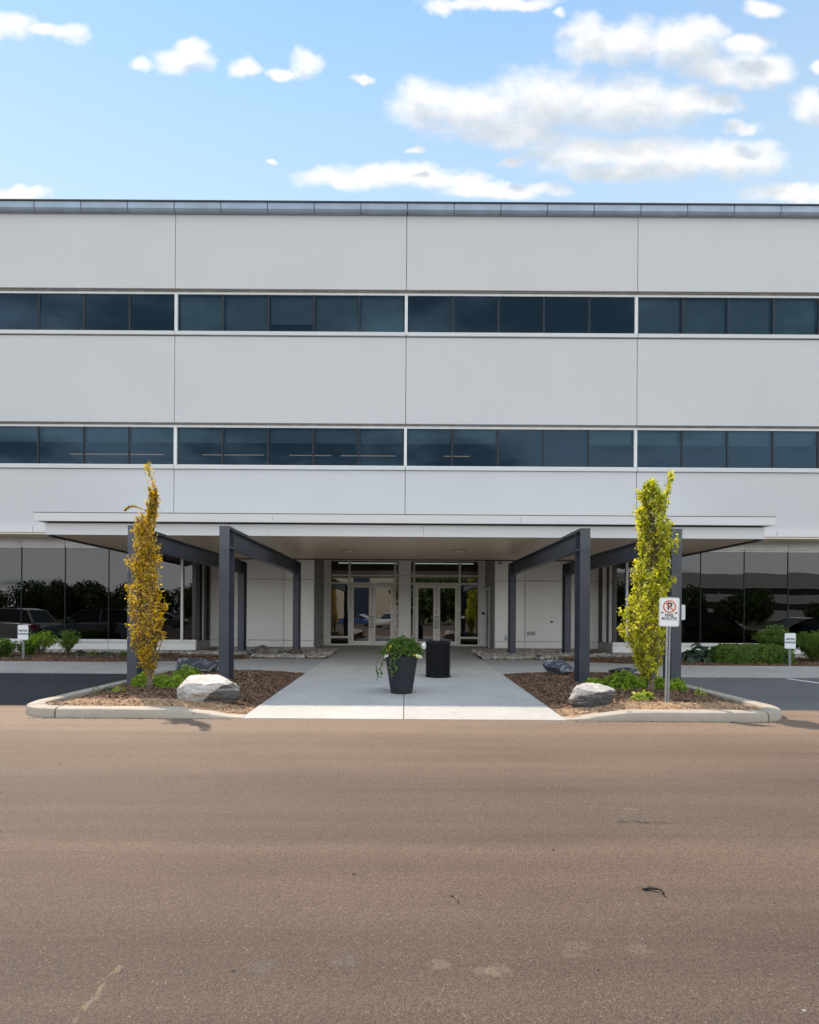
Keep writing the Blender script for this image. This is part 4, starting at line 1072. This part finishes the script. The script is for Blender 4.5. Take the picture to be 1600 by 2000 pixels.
boulder(566, 591, 1268, 1284, 17.85, rg, 'small brown rock at the foot of the rear left column', 53, .9)
boulder(541, 566, 1271, 1284, 18.1, rgr, 'low grey rock between the two brown rocks', 54, .9)
for px, py, s in ((1053,1289,9),(1065,1291,7)):
    boulder(px-s, px+s-1, py-s-1, py+2, 17.45, rw2, 'round pale stone at the edge of the right stone bed, %s' % ('the larger' if s == 9 else 'the smaller'), 60+s, .9, 'stone')

# ------------------------------------------------------------------ shrubs
def shrub(px0, px1, pyt, pyb, Y, key, lab, n, size, dep=1., name='shrub', aspect=.5, jit=.5, stems=True, power=2., base=.1, cat='shrub', up=.6, clump=0):
    a = at(px0, pyb, Y); c = at(px1, pyb, Y); tp = at((px0+px1)/2, pyt, Y)
    X = (a.x+c.x)/2; wd = (c.x-a.x)/2; g = bed_z(X, Y) if Y < YS else rear_z(X, Y); h = tp.z-g; D = wd*dep
    e = empty(name, (X, Y, g)); tag(e, lab, cat)
    C_, N_ = [], []; ph = random.uniform(0, 99)
    cl = []
    for _ in range(max(clump, 1)):
        u = random.uniform(0, 6.283); t = random.random(); rr = math.sqrt(random.random())
        cl.append((u, t, rr))
    for _ in range(n):
        u = random.uniform(0, 6.283); ph_ = math.acos(random.uniform(-.15, 1)); r = random.uniform(.55, 1)**.6
        dx, dy, dz = math.sin(ph_)*math.cos(u), math.sin(ph_)*math.sin(u), math.cos(ph_)
        lump = 1+.38*noise.noise(Vector((dx*2.6+ph, dy*2.6, dz*2.6)))+.16*noise.noise(Vector((dx*7+ph, dy*7, dz*7)))
        x, y, z = dx*wd*r*lump, dy*D*r*lump, base*h+max(-.05, dz)*h*(1-base)*r*lump
        C_.append((x, y, z)); N_.append((dx*.8, dy*.8, dz*.8+up))
    leaf_mesh('foliage', C_, N_, size, ML[key], e, aspect, jit=jit, kind='stuff')
    if stems:
        m = MB()
        for k in range(9):
            u = random.uniform(0, 6.283); r = random.uniform(.3, .85); x, y = math.cos(u)*wd*r, math.sin(u)*D*r
            m.tube([(x*.1,y*.1,-.03),(x*.5,y*.5,h*.35),(x,y,h*random.uniform(.55,.85))], [.010*h/.5+.003, .007*h/.5+.002, .002], 5)
        m.build('stems', M['twig'], e)['kind'] = 'stuff'
    return e
# left island
shrub(257, 305, 1315, 1345, 10.6, 'green', 'bright green low shrub left of the left tree trunk', 620, .055, 1., up=.3)
shrub(296, 335, 1317, 1342, 10.75, 'green', 'bright green low shrub right behind the left tree trunk', 520, .055, 1., up=.3)
shrub(310, 362, 1319, 1345, 10.45, 'green', 'bright green low shrub between the left trunk and the pale boulder', 620, .055, 1., up=.3)
shrub(338, 398, 1303, 1330, 11.4, 'green', 'bright green shrub heaped in front of the dark striped left boulder', 720, .055, .8, up=.3)
shrub(218, 245, 1340, 1352, 9.9, 'limelow', 'small lime green seedling on the left mulch', 60, .05, 1., name='seedling', stems=False, cat='small plant')
shrub(204, 222, 1338, 1350, 10.1, 'blue', 'small blue green seedling beside the lime seedling', 40, .05, 1., name='seedling', stems=False, cat='small plant')
shrub(180, 194, 1337, 1352, 10.0, 'shade', 'tiny grassy weed by the left kerb', 24, .06, 1., name='weed', stems=False, aspect=.25, cat='weed')
shrub(452, 468, 1322, 1345, 10.6, 'dark', 'small dark weed at the foot of the inner left column', 40, .06, 1., name='weed', stems=False, aspect=.25, cat='weed')
# right island
shrub(1140, 1190, 1324, 1342, 10.8, 'green', 'low leafy green plant behind the pale right boulder', 480, .06, 1., up=.5)
shrub(1180, 1252, 1312, 1348, 10.7, 'green', 'largest bright green leafy shrub left of the right tree trunk', 900, .07, .8, up=.5)
shrub(1240, 1278, 1322, 1348, 10.9, 'green', 'bright green shrub directly behind the right tree trunk', 520, .065, 1., up=.5)
shrub(1272, 1305, 1322, 1350, 10.6, 'green', 'bright green shrub between the right trunk and the fire route post', 520, .065, 1., up=.5)
shrub(1300, 1338, 1326, 1350, 10.5, 'green', 'bright green shrub right of the fire route post', 560, .065, 1., up=.5)
shrub(1233, 1277, 1352, 1373, 9.35, 'limelow', 'pale lime hosta in the sunlit chips below the right tree', 160, .10, .8, name='hosta', stems=False, aspect=.5, cat='hosta')
shrub(1356, 1378, 1343, 1356, 10.0, 'limelow', 'small bright seedling by the right kerb', 60, .05, 1., name='seedling', stems=False, cat='small plant')
# right background
shrub(1333, 1392, 1262, 1300, 17.2, 'blue', 'blue green hosta with broad leaves at the left end of the hedge', 130, .24, .9, name='hosta', stems=False, aspect=.75, cat='hosta', jit=.4)
def hedge(px0, px1, pyt, pyb, Y, dep, lab, key='shade', n=9000, size=.07):
    a = at(px0, pyb, Y); c = at(px1, pyb, Y); tp = at((px0+px1)/2, pyt, Y)
    X = (a.x+c.x)/2; g = rear_z(X, Y); h = tp.z-g; wd = (c.x-a.x)/2
    e = empty('clipped_hedge', (X, Y, g)); tag(e, lab, 'hedge')
    C_, N_ = [], []
    for _ in range(n):
        while True:
            x, y, z = random.uniform(-1,1), random.uniform(-1,1), random.uniform(0,1)
            k = abs(x)**5+abs(y)**3.+z**3.5
            if .72 < k < 1.05: break
        lump = 1+.10*noise.noise(Vector((x*6, y*2, z*3)))+.05*noise.noise(Vector((x*20, y*6, z*8)))
        C_.append((x*wd*lump, y*dep*lump, z*h*lump)); N_.append((x**3*.6, y*.9, z*.9+.2))
    leaf_mesh('foliage', C_, N_, size, ML[key], e, .55, kind='stuff')
    m = MB()
    for k in range(30):
        x, y = random.uniform(-.9,.9)*wd, random.uniform(-.6,.6)*dep; m.tube([(x,y,-.03),(x*1.02,y*1.1,h*.75)], [.012,.004], 5)
    m.build('stems', M['twig'], e)['kind'] = 'stuff'
hedge(1388, 1542, 1259, 1307, 16.9, .55, 'low rounded green hedge between the hosta and the visitor sign')
def feather(px0, px1, pyt, pyb, Y, lab, key, n, nst, vase=.35, size=.09, aspect=.28):
    """loose upright shrub: many arching stems each carrying leaves towards its tip"""
    a = at(px0, pyb, Y); c = at(px1, pyb, Y); tp = at((px0+px1)/2, pyt, Y)
    X = (a.x+c.x)/2; g = rear_z(X, Y); h = tp.z-g; wd = (c.x-a.x)/2
    e = empty('shrub', (X, Y, g)); tag(e, lab, 'shrub')
    m = MB(); C_, N_ = [], []
    for k in range(nst):
        u = random.uniform(0, 6.283); r = math.sqrt(random.uniform(.02, 1)); tx, ty = math.cos(u)*wd*r*.95, math.sin(u)*wd*.8*r
        hh = h*(1-.35*r*r)*random.uniform(.75, 1.05); P = []
        for i in range(7):
            t = i/6; s = t**1.3; P.append((tx*(.12+.88*s), ty*(.12+.88*s), hh*(t**.85)))
        m.tube(P, [.013-.0017*i for i in range(7)], 4)
        for _ in range(int(n/nst)):
            t = vase+(1-vase)*random.random()**.7; i = min(5, int(t*6)); f = t*6-i
            q = [P[i][j]+(P[i+1][j]-P[i][j])*f for j in range(3)]
            C_.append((q[0]+random.gauss(0,.05), q[1]+random.gauss(0,.05), q[2]+random.gauss(0,.04))); N_.append((random.gauss(0,.4), -.2+random.gauss(0,.4), .7))
    m.build('stems', M['twig'], e)['kind'] = 'stuff'; leaf_mesh('foliage', C_, N_, size, ML[key], e, aspect, kind='stuff')
feather(1472, 1562, 1221, 1302, 17.7, 'tall feathery green shrub behind the right visitor sign', 'shade', 5200, 70, .12)
feather(1545, 1640, 1228, 1306, 17.3, 'tall feathery green shrub at the right edge of the photo', 'shade', 5200, 70, .12)
feather(-40, 42, 1246, 1290, 17.2, 'dense green shrub at the left edge of the photo', 'shade', 3600, 60, .1, .08, .45)
feather(34, 76, 1252, 1288, 17.6, 'low leafy shrub directly behind the left visitor sign', 'shade', 1300, 26, .2, .08, .5)
feather(50, 112, 1231, 1284, 17.8, 'open vase shaped shrub right of the left visitor sign', 'green', 1500, 24, .5, .08, .4)
feather(104, 160, 1232, 1284, 17.9, 'bare stemmed spreading shrub farthest from the left visitor sign', 'shade', 1300, 24, .5, .08, .4)
for i, (a, b, t) in enumerate(((142,172,1271),(168,196,1274),(192,222,1273),(232,256,1274))):
    shrub(a, b, t, 1285, 17.9, 'blue' if i % 2 == 0 else 'shade', ['small blue hosta just right of the bare stemmed shrub','low green hosta second from the bare stemmed shrub','third small hosta from the bare stemmed shrub','small green hosta beside the outer left column'][i], 60, .13, .8, name='hosta', stems=False, aspect=.6, cat='hosta')
for i, (a, b, Y) in enumerate(((180,230,12.9),)):
    pass

# ------------------------------------------------------------------ two columnar trees
def column_tree(name, Y, base_px, prof, leader, key, lab, nleaf, size, limbs):
    """prof: rows of (py, left px, right px) outlining the crown"""
    b = at(base_px[0], base_px[1], Y); g = bed_z(b.x, Y)
    e = empty(name, (b.x, Y, g)); tag(e, lab, 'tree'); org = Vector((b.x, Y, g))
    rows_ = []
    for (py, l, r) in prof:
        L = at(l, py, Y)-org; Rr = at(r, py, Y)-org; rows_.append(((L.z+Rr.z)/2, L.x, Rr.x))
    rows_.sort()
    def ext(z):
        for (z0, l0, r0), (z1, l1, r1) in zip(rows_[:-1], rows_[1:]):
            if z0 <= z <= z1: t = (z-z0)/(z1-z0); return l0+(l1-l0)*t, r0+(r1-r0)*t
        return None
    zmin, zmax = rows_[0][0], rows_[-1][0]
    # trunk and leader
    m = MB(); tr = [(0,0,-.05)]; zt = rows_[0][0]
    for i in range(1, 13):
        z = i/12*zmax*.97; ex = ext(z); cx = 0 if ex is None else (ex[0]+ex[1])/2
        f = min(1, max(0, (z-zt*.6)/(zmax*.5))); tr.append((cx*f+.012*math.sin(z*5), .012*math.cos(z*4), z))
    m.tube(tr, [.062]+[.045*(1-.92*i/12)+.004 for i in range(1, 13)], 8)
    ld = [at(px, py, Y)-org for px, py in leader]; m.tube(ld, [.012-.009*i/(len(ld)-1) for i in range(len(ld))], 5)
    C_, N_ = [], []
    def trunk_at(z):
        for p, q in zip(tr[:-1], tr[1:]):
            if p[2] <= z <= q[2]: t = (z-p[2])/(q[2]-p[2]); return Vector(p).lerp(Vector(q), t)
        return Vector(tr[-1])
    def leaves(P, k, sp, t0=.3):
        for _ in range(k):
            t = t0+(1-t0)*random.random(); i = min(len(P)-2, int(t*(len(P)-1))); f = t*(len(P)-1)-i
            q = P[i].lerp(P[i+1], f); C_.append((q.x+random.gauss(0,sp), q.y+random.gauss(0,sp), q.z+random.gauss(0,sp*1.2)))
            o_ = Vector((q.x-trunk_at(q.z).x, q.y, 0)); 
            if o_.length > 1e-4: o_.normalize()
            N_.append((o_.x*.7, o_.y*.7, .45))
    per = int(nleaf/limbs)
    for k in range(limbs):
        z1 = zmin+(zmax-zmin)*(k+random.random())/limbs; ex = ext(z1)
        if ex is None: continue
        u = random.uniform(0, 6.283); rr = random.uniform(.35, 1.)**.5
        cx = (ex[0]+ex[1])/2; hw = (ex[1]-ex[0])/2*.95; lump = random.choice((.5,.62,.75,.85,.9,1.,1.16))+.12*math.sin(z1*9+u*2)
        tip = Vector((cx+math.cos(u)*hw*rr*lump, math.sin(u)*hw*rr*.9, z1))
        s = trunk_at(max(zt*.45, z1-random.uniform(.35, .9)*max(.35, hw*2.5))); mid = s.lerp(tip, .45)+Vector((math.cos(u)*hw*.25, math.sin(u)*hw*.2, -.02))
        P = [s, mid, tip, tip+Vector((random.gauss(0,.02)+math.cos(u)*.02, random.gauss(0,.02), .07))]
        m.tube(P, [.010,.007,.0035,.002], 4)
        leaves(P, int(per*random.choice((.5,.8,1,1.2,1.6))), .028 if hw > .1 else .018, .4)
    leaves([Vector(p) for p in ld], int(per*5.), .028, .15)
    # the stem and its side limbs are wood, the leaves one crown
    m.build('trunk', M['bark'], e, smooth=True); leaf_mesh('crown', C_, N_, size, ML[key], e, .55, jit=.75)
    return e, org
TL, orgL = column_tree('columnar_tree', 9.9, (291, 1352), [(1312,279,299),(1290,272,306),(1262,257,310),(1235,255,314),(1200,246,319),(1180,245,319),(1150,252,317),(1120,248,316),(1100,254,314),(1075,256,313),(1050,258,309),(1036,258,306),(1022,266,306),(1005,284,306),(985,289,308),(960,292,308)],
    [(300,1040),(304,1010),(307,985),(305,965),(299,942),(292,922),(287,903)], 'gold', 'narrow golden leaved tree in the left planting island', 7600, .050, 230)
# arching side shoot and two bare twigs of the left tree
m = MB(); P = [at(px, py, 9.9)-orgL for px, py in ((292,1000),(278,994),(262,988),(252,990),(243,997))]; m.tube(P, [.006,.005,.004,.003,.002], 4)
P2 = [at(px, py, 9.9)-orgL for px, py in ((262,1052),(248,1050),(237,1060),(234,1070),(244,1074))]; m.tube(P2, .0025, 4)
P3 = [at(px, py, 9.9)-orgL for px, py in ((300,1064),(310,1062),(317,1058),(317,1052))]; m.tube(P3, .0025, 4)
m.build('side_shoot', M['bark'], TL)
leaf_mesh('shoot_leaves', [P[i].lerp(P[i+1], random.random())[:] if True else 0 for i in (0,1,1,2,2,2,3,3,3,3,3) for _ in range(6)], [(0,-.3,.7)]*66, .06, ML['gold'], TL, .6)
TR_, orgR = column_tree('columnar_tree', 9.9, (1271, 1353), [(1312,1250,1290),(1295,1240,1292),(1275,1236,1294),(1255,1226,1300),(1235,1214,1306),(1212,1208,1308),(1192,1206,1310),(1170,1222,1310),(1145,1230,1310),(1120,1232,1308),(1095,1244,1312),(1070,1250,1319),(1045,1244,1318),(1020,1240,1308),(1000,1238,1304),(980,1240,1302),(962,1250,1294),(948,1258,1280)],
    [(1290,1040),(1298,1000),(1302,970),(1306,950),(1309,935),(1311,921)], 'lime', 'fuller lime yellow tree behind the fire route sign', 12500, .058, 290)

# ------------------------------------------------------------------ litter on the road
def stick(pts, rad, lab):
    w_ = []
    for px, py in pts:
        q = at(px, py, 1.0); k = CH/(CH-q.z); w_.append((q.x*k, k))
    x0, y0 = w_[0]
    m = MB().tube([(x-x0, y-y0, rad*.9+.003*i) for i, (x, y) in enumerate(w_)], [rad*(1-.5*i/len(w_)) for i in range(len(w_))], 6)
    o = m.build('twig', M['twig'] if rad < .008 else M['black'], None, smooth=True); o.location = (x0, y0, 0); tag(o, lab, 'twig')
stick([(1256,1739),(1268,1738),(1280,1741),(1290,1744),(1297,1752)], .009, 'dark curled twig lying on the road at lower right')
stick([(882,1751),(889,1753),(892,1758),(893,1765)], .006, 'thin hooked twig lying near the middle of the road')
sp = []
for _ in range(260):
    y = 2.1+6*random.random()**.8; x = random.uniform(-.75,.75)*y; sp.append((x, y, .001, random.uniform(.002,.005) if random.random() < .95 else .008))
for _ in range(700):
    x = random.uniform(2.4, 5.3)*random.choice((-1,1)); sp.append((x, YK-.012-abs(random.gauss(0,.05)), .002, random.uniform(.003,.009)))
pebble_mesh(sp, 'road_grit', mat_island('road_grit', [(.02,.018,.016),(.05,.04,.03),(.4,.36,.3),(.03,.025,.02)]), 'scattered dark and pale grit on the asphalt')

# ------------------------------------------------------------------ what the windows mirror: parked cars, trees and offices across the lot
MC = {}
def paintm(n, c):
    if n not in MC: MC[n] = pmat(n, c, .25, metal=.3, coat=1.)
    return MC[n]
tyre = pmat('tyre', (.012,.012,.012), .8); rim = pmat('rim', (.35,.35,.36), .3, metal=.8); cglass = pmat('car_glass', (.01,.012,.015), .04, spec=.8)
redl = pmat('tail_light', (.5,.01,.01), .15); whl = pmat('head_light', (.6,.6,.62), .1)
def car(x, y, rz, colname, colr, lab, suv=True):
    e = empty('parked_car', (x, y, .0), rz); tag(e, lab, 'car', 'cars parked around the lot')
    L, W = (4.7, 1.86) if suv else (4.6, 1.8); H = 1.62 if suv else 1.42
    low = [(-L/2,.35),(-L/2+.02,.75),(-L/2+.12,.95 if suv else .9),(-.9,1.02 if suv else .95),(1.0,1.0 if suv else .92),(1.9,.88 if suv else .8),(L/2-.06,.68),(L/2,.45),(L/2-.08,.25),(-L/2+.1,.25)]
    def loft(prof, secs):
        n = len(prof); vs = []; fs = []
        for (yy, sc, dz) in secs:
            for (px, pz) in prof: vs.append((px*sc, yy, pz+dz*(pz > .6)))
        for k in range(len(secs)-1):
            for i in range(n): j = (i+1) % n; fs.append((k*n+i, (k+1)*n+i, (k+1)*n+j, k*n+j))
        fs.append(tuple(range(n))); fs.append(tuple(range(len(secs)*n-1, (len(secs)-1)*n-1, -1)))
        return MB().add(vs, fs)
    b_ = loft(low, [(-W/2,.97,-.06),(-W/2+.1,1.,0),(W/2-.1,1.,0),(W/2,.97,-.06)]).build('body', paintm(colname, colr), e, bevel=.04, smooth=40)
    zr = H; cab = [(-L/2+.15,.95),(-L/2+.5,zr-.08),(-1.3,zr-.01),(.0,zr),(.55,zr-.07),(1.35,.97)] if suv else [(-L/2+.7,.92),(-1.35,zr-.05),(-.6,zr),(.1,zr),(.5,zr-.06),(1.45,.9)]
    n = len(cab); vs = []
    for yy, tp in ((-W/2+.07, 1), (W/2-.07, -1)):
        for (px, pz) in cab: vs.append((px, yy+tp*.16*max(0, (pz-.95)/.6), pz))
    fs = [tuple(range(n)), tuple(range(2*n-1,n-1,-1))]+[(i, n+i, n+(i+1)%n, (i+1)%n) for i in range(n)]
    MB().add(vs, fs).build('cabin_glass', cglass, e, bevel=.03)
    rf = [(px*1.0, pz+.012) for px, pz in cab[1:-1]]; vs = []
    for yy, tp in ((-W/2+.05, 1), (W/2-.05, -1)):
        for (px, pz) in rf: vs.append((px, yy+tp*.15*max(0, (pz-.95)/.6), pz))
    k = len(rf); MB().add(vs+[(v[0], v[1], v[2]-.05) for v in vs], [(i, i+1, k+i+1, k+i) for i in range(k-1)]+[(2*k+i, 3*k+i, 3*k+i+1, 2*k+i+1) for i in range(k-1)]+[(i, 2*k+i, 2*k+i+1, i+1) for i in range(k-1)]+[(k+i, k+i+1, 3*k+i+1, 3*k+i) for i in range(k-1)]).build('roof', paintm(colname, colr), e)
    for s in (-1, 1):
        pm = MB()
        for (a, c) in ((cab[0], cab[1]), (cab[-1], cab[-2]), ((.0-.35, .97), (-.35, zr-.03))):
            y0 = s*(W/2-.065); y1 = s*(W/2-.07-.16*(c[1]-.95)/.6+.01); pm.tube([(a[0], y0, a[1]), (c[0], y1, c[1])], .04, 4)
        pm.build('pillar', paintm(colname, colr), e)
        for wx in (-1.38, 1.42):
            w_ = MB().lathe([(.20,-.11),(.33,-.11),(.35,-.08),(.35,.08),(.33,.11),(.20,.11)], 24).build('tyre', tyre, e, smooth=35)
            w_.location = (wx, s*(W/2-.12), .35); w_.rotation_euler = (R(90), 0, 0)
            MB().lathe([(.0,.09*-s),(.21,.10*-s)], 18, cap=False).build('rim', rim, w_)
        MB().box(-L/2-.01, -L/2+.2, min(s*(W/2-.32), s*(W/2-.0)), max(s*(W/2-.32), s*(W/2-.0)), .72, .88).build('tail_light', redl, e)
        MB().box(L/2-.30, L/2-.03, min(s*(W/2-.42), s*(W/2-.02)), max(s*(W/2-.42), s*(W/2-.02)), .60, .72).build('headlight', whl, e)
        MB().box(.75, .95, min(s*(W/2), s*(W/2+.18)), max(s*(W/2), s*(W/2+.18)), 1.0, 1.14).build('mirror', paintm(colname, colr), e)
    return e
car(-14.2, 10.6, R(180), 'silver_paint', (.60,.62,.66), 'silver suv nearest the entrance in the left window reflections')
car(-18.9, 10.9, R(180), 'grey_paint', (.42,.45,.50), 'grey suv at the left edge of the window reflections')
car(14.0, 10.6, R(0), 'black_paint', (.02,.02,.025), 'black suv in the right window reflections')
car(19.0, 10.4, R(180), 'navy_paint', (.025,.03,.045), 'dark saloon at the right edge of the window reflections', False)
car(-23, -18, R(0), 'charcoal_paint', (.05,.055,.06), 'charcoal saloon far across the lot on the left', False)
car(-5.5, -24, R(20), 'blue_paint', (.03,.08,.22), 'small blue saloon mirrored in the left door', False)
car(-1.2, -17, R(120), 'white_paint', (.7,.7,.7), 'white saloon mirrored between the doors', False)
car(24, -8, R(0), 'white_paint', (.7,.7,.7), 'white suv across the lot on the right')
car(13, -20, R(90), 'charcoal_paint', (.05,.055,.06), 'charcoal suv across the lot on the right')
# woodland behind the camera, a bank of separate crowns
def far_trees(n, seed, xr, yr, hr, lab):
    rd = random.Random(seed); C_, N_ = [], []; tk = MB()
    for k in range(n):
        x, y, h = rd.uniform(*xr), rd.uniform(*yr), rd.uniform(*hr); r = h*rd.uniform(.32, .45)
        tk.tube([(x,y,-.1),(x,y,h*.6)], [.2,.1], 5)
        for _ in range(950):
            u = rd.uniform(0, 6.283); c = rd.uniform(-1,1); s = math.sqrt(1-c*c); q = rd.uniform(.6,1)
            d = Vector((s*math.cos(u), s*math.sin(u), c)); l = 1+.3*noise.noise(d*2.5+Vector((k,0,0)))
            C_.append((x+d.x*r*q*l, y+d.y*r*q*l, h*.52+d.z*h*.48*q*l)); N_.append(tuple(d))
    o = leaf_mesh('woodland', C_, N_, .5, ML['far'], None, .8); tag(o, lab, 'woodland', kind='stuff'); t = tk.build('trunks', M['bark'], o); t['kind'] = 'stuff'
far_trees(90, 3, (-130, -14), (-95, -62), (6, 7.6), 'dark bank of trees beyond the lot, seen only in the left windows')
far_trees(20, 4, (2, 60), (-80, -54), (4, 7), 'dark trees beyond the lot, seen only in the right windows')
far_trees(12, 8, (1.5, 13), (-46, -36), (8.5, 10.5), 'tall dark grove across the lot, seen in the right doors')
far_trees(9, 6, (45, 110), (-90, -60), (4, 7.5), 'dark trees in front of the far offices')
ob = empty('office_building', (100, -130, 0)); tag(ob, 'distant pale three storey office block mirrored in the right windows', 'office building')
MB().box(-45, 70, -20, 0, 0, 3.2).box(-45, 70, -20, 0, 5.0, 7.4).box(-45, 70, -20, 0, 9.2, 13.5).build('wall', M['facade'], ob)
for z in (3.2, 7.4): 
    for k in range(23): MB().box(-45+k*5+.1, -45+k*5+4.9, -.6, -.3, z, z+1.8).build('window', cglass, ob)
wb = empty('warehouse', (-9, -64, 0)); tag(wb, 'low beige warehouse mirrored in the left doors', 'warehouse')
MB().box(-8.3, 8.3, -20, 0, 0, 9.2).build('wall', mat_facade('beige_wall', (.55,.47,.38)), wb)
MB().box(-8.5, 8.5, -20.2, .2, 9.2, 9.5).build('roof', M['cornice'], wb)
MB().box(-.8, 2.6, .0, .15, 0, 9.1).build('shade_sheet', pmat('navy_shade', (.03,.045,.08), .3), wb)  # navy sheet added for the part of the building in shade
